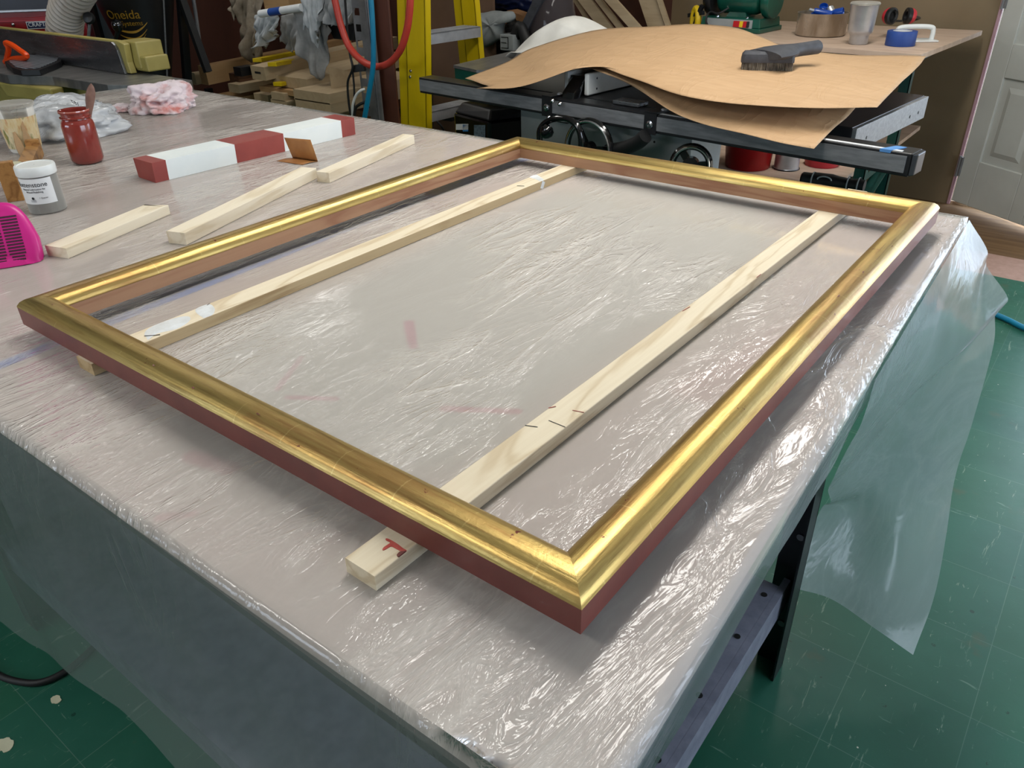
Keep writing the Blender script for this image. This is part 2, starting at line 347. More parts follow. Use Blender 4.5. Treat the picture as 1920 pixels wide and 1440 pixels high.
def tub_label_mat():
    m, t, p = newmat('printed_tub_label'); p.inputs['Roughness'].default_value = .35
    v = t.coord((1,1,1)); vo = t.add('ShaderNodeTexVoronoi'); vo.inputs['Scale'].default_value = 70; t.link(v, vo.inputs['Vector'])
    n = t.noise(t.coord((60,60,18)), 1, 3)
    c = t.ramp(n, [(.30, lin((186,66,40))), (.42, lin((214,190,140))), (.55, lin((222,206,168))), (.66, lin((112,120,60))), (.8, lin((226,176,70)))])
    t.link(c, p.inputs['Base Color']); return m
MT['tub_label'] = tub_label_mat()
def glass(name, col, rough=.05, dens=.25):
    m, t, p = newmat(name); tr = t.add('ShaderNodeBsdfTransparent'); tr.inputs[0].default_value = lin(col)
    p.inputs['Base Color'].default_value = lin(col); p.inputs['Roughness'].default_value = rough
    fz = t.add('ShaderNodeFresnel'); mx = t.add('ShaderNodeMixShader')
    t.link(t.math('ADD', fz.outputs[0], dens, clamp=True), mx.inputs[0]); t.link(tr.outputs[0], mx.inputs[1]); t.link(p.outputs[0], mx.inputs[2])
    t.link(mx.outputs[0], t.n['Material Output'].inputs[0]); return m
MT['clear_plastic'] = glass('clear_plastic', (232,230,222), .12, .22)
MT['window_glass'] = glass('window_glass', (240,246,250), .02, .02)

# ---------------------------------------------------------------- mesh builder
class MB:
    def __init__(s): s.v = []; s.f = []; s.mi = []; s.cur = 0
    def add(s, vs, fs):
        b = len(s.v); s.v += [Vector(p) for p in vs]
        for f in fs: s.f.append(tuple(b+i for i in f)); s.mi.append(s.cur)
        return s
    def box(s, x0, x1, y0, y1, z0, z1):
        return s.hull8([(x0,y0,z0),(x1,y0,z0),(x1,y1,z0),(x0,y1,z0),(x0,y0,z1),(x1,y0,z1),(x1,y1,z1),(x0,y1,z1)])
    def hull8(s, p):
        return s.add(p, [(0,3,2,1),(4,5,6,7),(0,1,5,4),(1,2,6,5),(2,3,7,6),(3,0,4,7)])
    def obox(s, c, ax, ay, az, hx, hy, hz):
        c = Vector(c); ax = Vector(ax).normalized()*hx; ay = Vector(ay).normalized()*hy; az = Vector(az).normalized()*hz
        return s.hull8([c-ax-ay-az, c+ax-ay-az, c+ax+ay-az, c-ax+ay-az, c-ax-ay+az, c+ax-ay+az, c+ax+ay+az, c-ax+ay+az])
    def beam(s, a, b, wd, h, up=(0,0,1)):      # box from a to b, wd sideways, h along up
        a = Vector(a); b = Vector(b); d = (b-a).normalized(); side = d.cross(Vector(up)).normalized(); u = side.cross(d).normalized()
        return s.obox((a+b)/2, d, side, u, (b-a).length/2, wd/2, h/2)
    def prism(s, poly, vec):
        n = len(poly); vec = Vector(vec); P = [Vector(p) for p in poly]
        return s.add(P+[p+vec for p in P], [tuple(range(n-1,-1,-1)), tuple(range(n, 2*n))]+[(i,(i+1)%n,n+(i+1)%n,n+i) for i in range(n)])
    def tube(s, path, r, n=10, closed=False, cap=True):
        P = [Vector(p) for p in path]; m = len(P); vs = []; R0 = r if hasattr(r, '__len__') else [r]*m
        prev = None
        for i in range(m):
            if closed: d = (P[(i+1)%m]-P[i-1]).normalized()
            else: d = (P[min(i+1,m-1)]-P[max(i-1,0)]).normalized()
            if prev is None:
                a = d.orthogonal().normalized()
            else:
                a = (prev - d*prev.dot(d)); a = a.normalized() if a.length > 1e-6 else d.orthogonal().normalized()
            prev = a; b = d.cross(a)
            for k in range(n):
                t = 2*PI*k/n; vs.append(P[i] + (a*math.cos(t)+b*math.sin(t))*R0[i])
        fs = []
        for i in range(m if closed else m-1):
            j = (i+1) % m
            for k in range(n): fs.append((i*n+k, i*n+(k+1)%n, j*n+(k+1)%n, j*n+k))
        if cap and not closed: fs += [tuple(range(n-1,-1,-1)), tuple((m-1)*n+k for k in range(n))]
        return s.add(vs, fs)
    def lathe(s, prof, c, axis=(0,0,1), n=32, cap=(True, True), a0=0, a1=2*PI, ref=None):
        c = Vector(c); ax = Vector(axis).normalized(); a = Vector(ref) if ref else ax.orthogonal().normalized(); a = (a-ax*a.dot(ax)).normalized(); b = ax.cross(a)
        full = abs(a1-a0-2*PI) < 1e-6; m = n if full else n+1; vs = []
        for r, z in prof:
            for k in range(m):
                t = a0+(a1-a0)*k/n; vs.append(c+ax*z+(a*math.cos(t)+b*math.sin(t))*max(r, 1e-5))
        fs = []
        for i in range(len(prof)-1):
            for k in range(n): fs.append((i*m+k, i*m+(k+1)%m, (i+1)*m+(k+1)%m, (i+1)*m+k))
        if full and cap[0]: fs.append(tuple(range(n-1,-1,-1)))
        if full and cap[1]: fs.append(tuple((len(prof)-1)*m+k for k in range(n)))
        return s.add(vs, fs)
    def grid(s, rows, closed=False):
        nr = len(rows); nc = len(rows[0]); vs = [p for r in rows for p in r]; fs = []
        for i in range(nr-1):
            for j in range(nc if closed else nc-1):
                k = (j+1) % nc; fs.append((i*nc+j, i*nc+k, (i+1)*nc+k, (i+1)*nc+j))
        return s.add(vs, fs)
    def build(s, name, mat, parent=None, smooth=False, bevel=0, solid=0, sub=0, angle=35, loc=None, keep=False):
        """keep: vertices are already local to loc"""
        mats = mat if isinstance(mat, (list, tuple)) else [mat]
        me = bpy.data.meshes.new(name)
        if parent is not None: org = Vector(parent.get('_o', (0,0,0)))
        elif loc is not None: org = Vector(loc)
        else:
            xs = [v.x for v in s.v]; ys = [v.y for v in s.v]; zs = [v.z for v in s.v]
            org = Vector(((min(xs)+max(xs))/2, (min(ys)+max(ys))/2, min(zs)))
        vs = s.v if keep else [v-org for v in s.v]
        me.from_pydata([tuple(v) for v in vs], [], s.f)
        for mm in mats: me.materials.append(MT[mm] if isinstance(mm, str) else mm)
        for p, i in zip(me.polygons, s.mi): p.material_index = i; p.use_smooth = smooth
        bm = bmesh.new(); bm.from_mesh(me)
        if s.fixn: bmesh.ops.recalc_face_normals(bm, faces=bm.faces)
        bm.to_mesh(me); bm.free()
        o = bpy.data.objects.new(name, me); sc.collection.objects.link(o)
        if parent is None: o.location = org
        else: o.parent = parent
        o['_o'] = tuple(org)
        if smooth: me.set_sharp_from_angle(angle=math.radians(angle))
        if bevel:
            b = o.modifiers.new('bevel', 'BEVEL'); b.width = bevel; b.segments = 2; b.limit_method = 'ANGLE'; b.angle_limit = math.radians(40)
        if sub: q = o.modifiers.new('sub', 'SUBSURF'); q.levels = sub; q.render_levels = sub
        if solid: q = o.modifiers.new('solid', 'SOLIDIFY'); q.thickness = solid; q.offset = 0
        return o
    fixn = True
def tag(o, label=None, cat=None, group=None, kind=None):
    if label: o['label'] = label
    if cat: o['category'] = cat
    if group: o['group'] = group
    if kind: o['kind'] = kind
    return o
def thing(name, label, cat, loc, group=None):
    o = bpy.data.objects.new(name, None); sc.collection.objects.link(o); o.location = loc; o['_o'] = tuple(loc); o.empty_display_size = .05
    return tag(o, label, cat, group)
def cr(p0, p1, p2, p3, t):
    return .5*((2*p1)+(-p0+p2)*t+(2*p0-5*p1+4*p2-p3)*t*t+(-p0+3*p1-3*p2+p3)*t*t*t)
def spline(P, n):
    P = [Vector(p) for p in P]; m = len(P)-1; out = []
    for i in range(n+1):
        s_ = i/n*m; k = min(int(s_), m-1); t = s_-k
        a = P[k-1] if k > 0 else 2*P[0]-P[1]; d = P[k+2] if k+2 <= m else 2*P[m]-P[m-1]
        out.append(cr(a, P[k], P[k+1], d, t))
    return out
def surf(rows, nu, nv):
    R1 = [spline(r, nu) for r in rows]
    cols = [spline([r[i] for r in R1], nv) for i in range(nu+1)]
    return [[cols[i][j] for i in range(nu+1)] for j in range(nv+1)]
def text_mesh(name, body, origin, xd, yd, size, mat, parent, depth=.0004, align='LEFT', shear=0, wrap=None, loc=None, slope=0):
    cu = bpy.data.curves.new('t', 'FONT'); cu.body = body; cu.size = size; cu.extrude = depth; cu.align_x = align; cu.shear = shear
    ob = bpy.data.objects.new('t', cu); sc.collection.objects.link(ob)
    dg = bpy.context.evaluated_depsgraph_get(); dg.update(); me0 = bpy.data.meshes.new_from_object(ob.evaluated_get(dg))
    xd = Vector(xd).normalized(); yd = Vector(yd).normalized(); zd = xd.cross(yd)
    b = MB()
    if wrap:
        c, r = wrap; c = Vector(c)      # wrap on a vertical cylinder: x -> angle
        n0 = (Vector(origin)-c); n0.z = 0; a0 = math.atan2(n0.y, n0.x)
        vs = []
        for v in me0.vertices:
            a = a0 + v.co.x/r; rr = r+.0003+v.co.z+slope*v.co.y; vs.append(Vector((c.x+rr*math.cos(a), c.y+rr*math.sin(a), Vector(origin).z+v.co.y)))
    else: vs = [Vector(origin)+xd*v.co.x+yd*v.co.y+zd*v.co.z for v in me0.vertices]
    b.add(vs, [tuple(p.vertices) for p in me0.polygons])
    bpy.data.objects.remove(ob); bpy.data.meshes.remove(me0)
    return b.build(name, mat, parent, loc=loc)
def local_stick(name, a, b, wd, h, mat, label=None, cat=None, group=None, parent=None, bevel=.0012, mats=None, chamfer=0):
    """bar from a to b (bottom centre line), local X along the grain"""
    a = Vector(a); b = Vector(b); L = (b-a).length; ang = math.atan2(b.y-a.y, b.x-a.x)
    m = MB(); s_ = m
    n = 24; rows = []
    for i in range(n+1):
        x = L*i/n; rows.append([Vector((x,-wd/2,0)), Vector((x,wd/2,0)), Vector((x,wd/2,h)), Vector((x,-wd/2,h))])
    if chamfer:
        rows[-1][2].x -= chamfer; rows[-1][1].x -= chamfer*.2
    m.grid(rows, closed=True); m.add(rows[0], [(3,2,1,0)]); m.add(rows[-1], [(0,1,2,3)])
    o = m.build(name, mats or mat, None, bevel=bevel, loc=a, keep=True)
    if mats:
        for p in o.data.polygons:
            p.material_index = 0 if p.normal.z > .7 else 1
    o.rotation_euler = (0,0,ang); o['_o'] = (0,0,0)
    if label: tag(o, label, cat, group)
    return o

# ================================================================ THE SETTING
XL, XR, YF, YB = -5.6, 3.4, -3.3, 4.5
m = MB().box(XL-.1, XR+.1, YF-.1, YB+1.6, -.05, 0); tag(m.build('floor', 'floor', loc=(0,0,0)), kind='structure')
m = MB().box(XL-.1, XR+.1, YF-.1, YB+.1, CEIL, CEIL+.1); tag(m.build('ceiling', 'ceiling'), kind='structure')
m = MB(); DX0, DX1, DZ = .575, 3.25, 2.2
m.box(XL, DX0, YB, YB+.12, 0, CEIL); m.box(DX1, XR, YB, YB+.12, 0, CEIL); m.box(DX0, DX1, YB, YB+.12, DZ, CEIL)
tag(m.build('wall_back', 'wall', loc=(0,0,0)), kind='structure')
m = MB().box(XL-.12, XL, YF, YB+.12, 0, CEIL); tag(m.build('wall_left', 'wall_brown'), kind='structure')
def holed(axis, c0, c1, a0, a1, h0, h1, z0, z1):
    m = MB()
    def bx(u0, u1, w0, w1):
        (m.box(c0, c1, u0, u1, w0, w1) if axis == 'x' else m.box(u0, u1, c0, c1, w0, w1))
    bx(a0, h0, 0, CEIL); bx(h1, a1, 0, CEIL); bx(h0, h1, 0, z0); bx(h0, h1, z1, CEIL); return m
tag(holed('x', XR, XR+.12, YF, YB+.12, -.4, 2.2, .9, 2.0).build('wall_right', 'wall_cream'), kind='structure')
tag(holed('y', YF-.12, YF, XL-.12, XR+.12, -3.4, -1.0, 1.15, 2.15).build('wall_front', 'wall_cream'), kind='structure')
def window(nm, axis, c, a0, a1, z0, z1):
    m = MB(); w = .05
    def bx(u0, u1, w0, w1, t=.03):
        (m.box(c-t, c+t, u0, u1, w0, w1) if axis == 'x' else m.box(u0, u1, c-t, c+t, w0, w1))
    bx(a0, a1, z0, z0+w); bx(a0, a1, z1-w, z1); bx(a0, a0+w, z0+w, z1-w); bx(a1-w, a1, z0+w, z1-w); bx((a0+a1)/2-.02, (a0+a1)/2+.02, z0+w, z1-w, .02)
    return tag(m.build(nm, 'door'), kind='structure')
window('window_1', 'x', XR+.06, -.4, 2.2, .9, 2.0); window('window_2', 'y', YF-.06, -3.4, -1.0, 1.15, 2.15)
# ceiling lamps
for i, ((lx, ly), wx, wy, pw) in enumerate(LAMPS):
    t_ = thing('fluorescent_lamp', ['long ceiling lamp over the bench and saw', 'long ceiling lamp over the near side of the room', 'short ceiling lamp over the jointer'][i], 'ceiling lamp', (lx, ly, CEIL-.1))
    MB().box(lx-wx/2-.03, lx+wx/2+.03, ly-wy/2-.03, ly+wy/2+.03, CEIL-.1, CEIL-.001).build('lamp_housing', 'lampshade', t_)

# white six-panel door, ajar, hinged on the left jamb
def door():
    hp = Vector((.59, 4.482, 0)); L = .82; Hh = 2.05; ang = math.radians(-33.5)
    d = tag(bpy.data.objects.new('door_1', None), kind='structure'); sc.collection.objects.link(d); d.location = hp; d.rotation_euler = (0,0,ang); d['_o'] = (0,0,0)
    z0 = .03; m = MB(); th = .018
    xs = [0, .11, .37, .45, .71, L]; zs = [z0, z0+.24, z0+.66, z0+.82, z0+1.30, z0+1.42, z0+1.86, z0+2.0]
    # stiles and rails
    for a, b in ((0,.11),(.37,.45),(.71,L)): m.box(a, b, -th, th, z0, Hh)
    for a, b in ((z0, z0+.24),(z0+.66, z0+.82),(z0+1.42, z0+1.54),(z0+1.86, Hh)):
        for x0, x1 in ((.11,.37),(.45,.71)): m.box(x0, x1, -th, th, a, b)
    fr = m.build('door_leaf', 'door', d, bevel=.004)
    k = MB()
    for x0, x1 in ((.11,.37),(.45,.71)):
        for a, b in ((z0+.24, z0+.66),(z0+.82, z0+1.42),(z0+1.54, z0+1.86)):
            k.box(x0, x1, -th+.010, th-.010, a, b)
            for sgn in (-1, 1):
                y0 = sgn*(th-.010); y1 = sgn*(th-.002)
                o_ = [(x0+.04, y0, a+.04),(x1-.04, y0, a+.04),(x1-.04, y0, b-.04),(x0+.04, y0, b-.04)]
                i_ = [(x0+.065, y1, a+.065),(x1-.065, y1, a+.065),(x1-.065, y1, b-.065),(x0+.065, y1, b-.065)]
                k.add(o_+i_, [(4,5,6,7)]+[(q,(q+1)%4,4+(q+1)%4,4+q) for q in range(4)])
    k.build('door_panel', 'door', d)
    for z in (.22, 1.05, 1.85):
        h = MB().box(-.012, .012, -.03, -.016, z-.05, z+.05); h.tube([(-.004,-.028,z-.055),(-.004,-.028,z+.055)], .007, 10); h.build('hinge', 'galvanised', d)
    MB().lathe([(.0,.0),(.024,.004),(.028,.02),(.02,.034),(.012,.045),(.012,.07)], (L-.06, -.085, 1.0), (0,1,0), 20).build('door_handle', 'chrome', d, smooth=True)
door()
m = MB().box(DX0-.0, DX1, YB, YB+.12, 0.0, .018); tag(m.build('trim_1', 'ply_edge'), kind='structure')
m = MB().box(DX0-.018, DX0-.001, YB-.010, YB-.001, 0, 2.26); tag(m.build('trim_2', 'magenta', bevel=.003), kind='structure')
m = MB().box(.7, 6, YB+1.6, YB+4, -.06, -.0); tag(m.build('ground_outside', 'wall_cream'), kind='structure')

# ================================================================ WORKBENCH
def xe(y): return 1.082-.036*y
def ye(x): return -.133+.012*(x-.2)
def xl(y): return -2.14+.16*y
bench = thing('workbench', 'large workbench with a pink papered top under clear plastic sheeting', 'workbench', (-.5, .6, 0))
m = MB(); ybk = 1.355
top = [(xl(-.13),-.13),(1.082-.006,ye(1.08)),(xe(ybk)-.008,ybk),(xl(ybk)+.12,ybk),(xl(ybk)+.02,ybk-.1)]
m.prism([(x,y,T-.038) for x,y in top], (0,0,.038)); m.build('bench_top', 'bench', bench, bevel=.004)
m = MB(); m.box(-2.0, .985, -.085, -.055, T-.13, T-.038); m.box(-2.0, .985, 1.27, 1.30, T-.13, T-.038); m.box(.955, .985, -.055, 1.27, T-.13, T-.038); m.box(-2.0, -1.97, -.055, 1.27, T-.13, T-.038)
m.build('apron', 'black_steel', bench)
for (lx, ly, sx, sy) in ((.985, .87, -1, -1), (1.0, -.07, -1, 1), (-1.95, -.07, 1, 1), (-1.95, 1.25, 1, -1), (-.5, -.07, 1, 1), (-.5, 1.25, 1, -1)):
    m = MB(); m.box(*sorted((lx, lx+sx*.055)), *sorted((ly, ly+sy*.004)), 0, T-.038); m.box(*sorted((lx, lx+sx*.004)), *sorted((ly, ly+sy*.055)), 0, T-.038)
    lg = m.build('leg', 'black_steel', bench)
    if lx > .9 and ly > .5:
        for z in (.60, .57, .54, .36, .12):
            MB().lathe([(.0075,0),(.0075,.002)], (lx-.02, ly-.0045, z), (0,-1,0), 14).build('bolt_or_hole', 'galvanised', lg)  # pale discs stand for leg holes with light showing through
sh = MB(); sh.box(-1.93, .9525, -.04, .83, .2325, .2495); sh.box(.9528, .966, -.06, .86, .175, .2495)
sh.box(-1.93, .945, -.06, -.04, .18, .25)
shelf = sh.build('shelf', 'machine_blue', bench)
MT['shelf_grey'] = pm('hammered_grey_shelf', (128,130,146), (108,110,126), 30, .5, bump=.1)
shelf.data.materials[0] = MT['shelf_grey']
for y in (.05,.2,.35,.50,.66,.79):
    MB().lathe([(.006,0),(.006,.001)], (.95-.012, y, .2502), (0,0,1), 12).build('rivet', 'black_plastic', shelf)
# painters tape running under the film
MT['bench_tape'] = pm('bench_blue_tape', (52,128,228), (46,116,216), 10, .5)
t_ = MB(); n=30
rows = [[Vector((.0585-.033*(-.12+1.44*i/n)-.011+.0012*noise.noise((i*.4,0,0)), -.12+1.44*i/n, T+.0003)), Vector((.0585-.033*(-.12+1.44*i/n)+.013, -.12+1.44*i/n, T+.0003))] for i in range(n+1)]
tp = t_.grid(rows).build('painters_tape', 'bench_tape', bench)
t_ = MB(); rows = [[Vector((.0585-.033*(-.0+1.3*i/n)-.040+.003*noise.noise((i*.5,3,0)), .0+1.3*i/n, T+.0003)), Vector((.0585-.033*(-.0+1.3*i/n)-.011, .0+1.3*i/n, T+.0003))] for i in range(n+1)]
MT['shadow_strip'] = pm('rail_shadow_grey', (88,92,104), (70,74,88), 12, .5)  # left rail's shadow and film reflection, painted as a flat dark strip
t_.grid(rows).build('rail_shadow_strip', 'shadow_strip', bench)

# ---------------------------------------------------------------- plastic sheet
def interp(tab, x):
    if x <= tab[0][0]: return tab[0][1]
    for (a, b), (c, d) in zip(tab, tab[1:]):
        if x <= c: return b+(d-b)*(x-a)/(c-a)
    return tab[-1][1]
HEM = [(-2.1,.33),(-.2,.31),(0,.355),(.15,.405),(.35,.465),(.5,.457),(.75,.45),(1.0,.42),(1.1,.40)]
def film_sheet():
    NX, NY = 230, 130; ND, NF = 10, 40
    rows = []; LB = 1.365
    us = [i/NX for i in range(NX+1)] + [1+(k+1)/ND for k in range(ND)]       # >1: right drop
    vs = [-(NF-k)/NF for k in range(NF)] + [j/NY for j in range(NY+1)] + [1+(k+1)/6 for k in range(6)]
    for v in vs:
        row = []
        for u in us:
            uu = min(u, 1.0); vv = min(max(v, 0), 1)
            y = ye(0)+(LB-ye(0))*vv; X1 = xe(y)+.003; X0 = xl(y); x = X0+(X1-X0)*uu
            if v <= 0: y = ye(x)
            ws = noise.noise((x*9, y*2.2, 0))+.5*noise.noise((x*22, y*5, 4)); z = TS + .0007*ws
            if v > 1 or v > .995: z = TS
            d_side = (u-1) if u > 1 else 0; d_front = -v if v < 0 else 0; d_back = v-1 if v > 1 else 0
            if d_side > 0:
                hang = .10+.012*noise.noise((y*5, 1, 0)) + (.10*max(0, y-.95)/.3 if y > .95 else 0)
                x += .002*min(1, d_side*8)+.006*d_side*noise.noise((y*7, 2, d_side)) - .012*d_side; z = TS - hang*d_side
                x += .012*max(0, y-.9)*d_side
            if d_front > 0:
                hz = interp(HEM, x); hang = TS-hz; z = z-hang*d_front if d_side == 0 else min(z, TS-hang*d_front)
                y -= .006*min(1, d_front*30) + .03*d_front**.8 + (.010*noise.noise((x*2.2+z*1.5, z*1.2, 7))+.005*noise.noise((x*7, z*2.5, 9)))*min(1, d_front*3)
                if d_side > 0: x += .0*d_front
            if d_back > 0:
                z -= .12*d_back; y += .006+.01*d_back
            row.append(Vector((x, y, z)))
        rows.append(row)
    m = MB(); m.fixn = False
    nr = len(rows); nc = len(rows[0]); m.add([p for r in rows for p in r], [])
    for i in range(nr-1):
        for j in range(nc-1):
            m.f.append((i*nc+j, i*nc+j+1, (i+1)*nc+j+1, (i+1)*nc+j)); m.mi.append(1 if (i < NF-1) else (2 if j >= NX+1 else 0))
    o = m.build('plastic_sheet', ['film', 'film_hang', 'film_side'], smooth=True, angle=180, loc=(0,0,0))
    tag(o, 'crinkled clear plastic sheet draped over the whole workbench and hanging down its sides', 'plastic sheet')
    R = [
      [(1.040,1.350,TS-.001),(1.046,1.22,TS-.001),(1.056,.95,TS-.003),(1.066,.62,TS-.012)],
      [(1.085,1.345,.83),(1.085,1.20,.81),(1.07,.98,.80),(1.060,.64,.79)],
      [PY(1850,500,1.33),(1.105,1.18,.74),(1.07,.98,.72),(1.045,.68,.72)],
      [PY(1890,560,1.30),(1.115,1.19,.69),(1.065,1.0,.66),(1.03,.72,.65)],
      [PY(1866,583,1.31),(1.10,1.17,.66),(1.055,1.0,.62),(1.02,.75,.60)],
      [PY(1862,650,1.30),(1.10,1.14,.58),(1.045,1.0,.56),(1.006,.80,.54)],
      [PY(1820,800,1.27),(1.10,1.12,.42),(1.04,1.02,.42),(.996,.90,.44)],
      [PY(1790,900,1.24),PZ(1690,1010,.30),PZ(1600,960,.33),(.968,.97,.36)],
      [PY(1760,1090,1.10),PZ(1670,1120,.20),PZ(1590,1080,.23),PZ(1500,1050,.27)],
      [PZ(1712,1228,.10),PZ(1640,1178,.14),PZ(1560,1124,.18),PZ(1490,1103,.23)]]
    R = [[Vector(p) for p in r] for r in R]
    g = surf(R, 26, 60); k = MB(); k.fixn = False
    for i, r in enumerate(g):
        for j, p in enumerate(r):
            if 3 < i < 57: p += Vector((.25, -.25, 0))*(.010*noise.noise((p.x*14, p.y*14, p.z*4)) )
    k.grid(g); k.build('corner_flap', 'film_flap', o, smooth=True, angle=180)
film_sheet()

# ================================================================ PICTURE FRAME
def picture_frame():
    W_, D_, H0 = 1.0, 1.2329, .9
    fr = thing('picture_frame', 'large empty gilded picture frame with dark red sides resting on two maple sticks', 'picture frame', (0,0,H0))
    gold = [(0,.0285),(.0012,.0312),(.0045,.0358),(.010,.0395),(.017,.0418),(.025,.0426),(.033,.0416),(.0395,.0385),(.0442,.034),(.047,.029),(.0482,.0240),(.0478,.0232)]
    gold2 = []
    for i in range(len(gold)-1):
        for k in range(3):
            t = k/3; a, b = gold[i], gold[i+1]; gold2.append((a[0]+(b[0]-a[0])*t, a[1]+(b[1]-a[1])*t))
    gold2.append(gold[-1])
    red = [(.0480,0),(.0004,0),(.0004,.0283),(.0010,.0290)]; inner = [(.0476,.0236),(.0478,.020),(.0478,.0),(.0470,0)]
    def rail(L, prof, wob=0):
        n = 80; rows = []
        for i in range(n+1):
            row = []
            for o, z in prof:
                x = o + (L-2*o)*i/n
                dz = wob*noise.noise((x*9, o*60, L*3)) if 0 < i < n else 0
                row.append(Vector((x, o, z+dz)))
            rows.append(row)
        m = MB(); m.fixn = False; m.grid(rows); return m
    names = ['front','right','back','left']
    for i, (loc, ang, L) in enumerate((((0,0),0,W_), ((1,0),PI/2,D_), ((1,D_),PI,W_), ((0,D_),-PI/2,D_))):
        g = rail(L, gold2, .00025).build('rail', 'gold', None, smooth=True, angle=60, loc=(0,0,0), keep=True)
        # face normals outwards
        g.data.flip_normals() if g.data.polygons[40].normal.z < 0 else None
        g.parent = fr; g.location = (loc[0], loc[1], 0); g.rotation_euler = (0,0,ang); g['_o'] = (0,0,0)
        r = rail(L, red).build('red_side', 'red_bole', g); q = rail(L, inner).build('bare_inner_edge', 'bare_inner', g)
        r.data.name = 'red_side'; r['label'] = 'dark red painted outer side'; q['label'] = 'bare wooden inner edge'
        # chips of missing leaf with red showing
        for k in range(3):
            cx = random.uniform(.1, L-.1); mm = MB(); o = random.uniform(.008,.03); pts = []
            z = interp([(a, b) for a, b in gold[:-1]], o)+.0006
            for t in range(7):
                a = t/7*2*PI; rr = random.uniform(.001,.0035); pts.append((cx+math.cos(a)*rr*1.8, o+math.sin(a)*rr*.5, z))
            mm.add(pts, [tuple(range(7))]); 
            mm.build('leaf_chip', 'red_bole', g)
picture_frame()
SH = .9-TS-.0001
s1 = local_stick('maple_stick', (.188,-.003,TS), (.192,1.29,TS), .042, SH, 'maple', mats=['maple','maple_side'], label='maple stick with white spackle patches under the left side of the gilded frame', cat='wooden stick', group=None)
s2 = local_stick('maple_stick', (.7938,-.0537,TS), (.8165,1.365,TS), .0405, SH, 'maple', mats=['maple','maple'], label='maple stick with a red paint smear poking out under the front of the gilded frame', cat='wooden stick')
def blob(name, par, pts, z, mat, h=.0006, wob=.15):
    P = spline([Vector((x, y, 0)) for x, y in pts]+[Vector((pts[0][0], pts[0][1], 0))], len(pts)*5)[:-1]
    m = MB(); n = len(P); c = sum(P, Vector())/n
    vs = [Vector((p.x, p.y, z+.0001)) for p in P] + [Vector((c.x+(p.x-c.x)*.8, c.y+(p.y-c.y)*.8, z+h)) for p in P]
    m.add(vs, [tuple(n+i for i in range(n))]+[(i,(i+1)%n,n+(i+1)%n,n+i) for i in range(n)])
    return m.build(name, mat, par, smooth=True)
# stick 1 marks (local x along stick from its front end, y left+)
blob('spackle_patch', s1, [(.085,-.018),(.105,-.010),(.13,-.019),(.155,-.012),(.165,.004),(.15,.017),(.115,.019),(.095,.008)], SH, 'spackle')
blob('spackle_patch', s1, [(.175,-.020),(.19,-.0205),(.205,-.004),(.21,.018),(.19,.0205),(.18,.008)], SH, 'spackle')
blob('spackle_patch', s1, [(1.045,-.0205),(1.06,-.0205),(1.075,.0),(1.085,.0205),(1.06,.0205),(1.055,.0)], SH, 'spackle')
m = MB(); m.beam((1.05,-.0213,.001),(1.058,-.0213,.016),.011,.0006,up=(0,1,0)); m.build('spackle_patch', 'spackle', s1)
for a, b, wd in (((.089,-.002),(.098,-.012),.0016),((.098,-.012),(.105,-.017),.0016),((.212,.019),(.205,.016),.001),((.988,.002),(.995,-.013),.002)):
    MB().beam((a[0],a[1],SH+.0007),(b[0],b[1],SH+.0007),wd,.0003).build('pencil_mark', 'ink', s1)
# stick 2 paint smear and marks
def flat_local(name, st, pix, mat, h=.0007, zoom=(8,620,960)):
    org = Vector(st.location); a = -st.rotation_euler.z; ca, sa = math.cos(a), math.sin(a); P = []
    for u, v in pix:
        p = PZ(zoom[1]+u/zoom[0], zoom[2]+v/zoom[0], .9)-org; P.append(Vector((p.x*ca-p.y*sa, p.x*sa+p.y*ca, 0)))
    P = spline(P+[P[0]], len(P)*4)[:-1]; m = MB()
    m.prism([Vector((p.x, max(-.0202, min(.0202, p.y)), SH+.0001)) for p in P], (0,0,h)); return m.build(name, mat, st)
flat_local('paint_smear', s2, [(822,408),(850,402),(930,440),(1010,490),(1095,555),(1138,578),(1125,603),(1060,592),(965,545),(905,520),(850,548),(800,575),(776,570),(800,532),(868,486),(895,462),(832,428)], 'wet_red', .0006)
flat_local('paint_smear', s2, [(992,655),(1035,612),(1095,600),(1132,596),(1100,640),(1045,680),(1010,676)], 'red_bole', .0014)
for a, b, wd, mt in (((.275,.02),(.281,.006),.0012,'ink'),((.30,.004),(.30,-.02),.001,'ink'),((.322,.020),(.330,.015),.0016,'red_paint'),((.335,-.006),(.339,-.02),.0012,'red_paint'),((.66,.018),(.68,.016),.0014,'red_paint'),((.845,-.0195),(.862,-.0195),.0014,'red_paint')):
    MB().beam((a[0],a[1],SH+.0004),(b[0],b[1],SH+.0004),wd,.0003).build('pencil_mark', mt, s2)

# ================================================================ THINGS ON THE BENCH
local_stick('wood_block', (-.293,.188,TS), (-.372,.447,TS), .052, .0205, 'pale_wood', label='short pale wooden block, the one nearest the pink plastic tray', cat='wooden block', chamfer=.018)
local_stick('wood_block', (-.166,.359,TS), (-.316,.812,TS), .043, .0245, 'pale_wood', label='long pale wooden block lying beside the left rail of the gilded frame', cat='wooden block')
local_stick('wood_block', (-.255,.803,TS), (-.352,1.197,TS), .036, .0245, 'pale_wood', label='pale wooden block near the folded sandpaper, farthest of the three loose blocks', cat='wooden block')
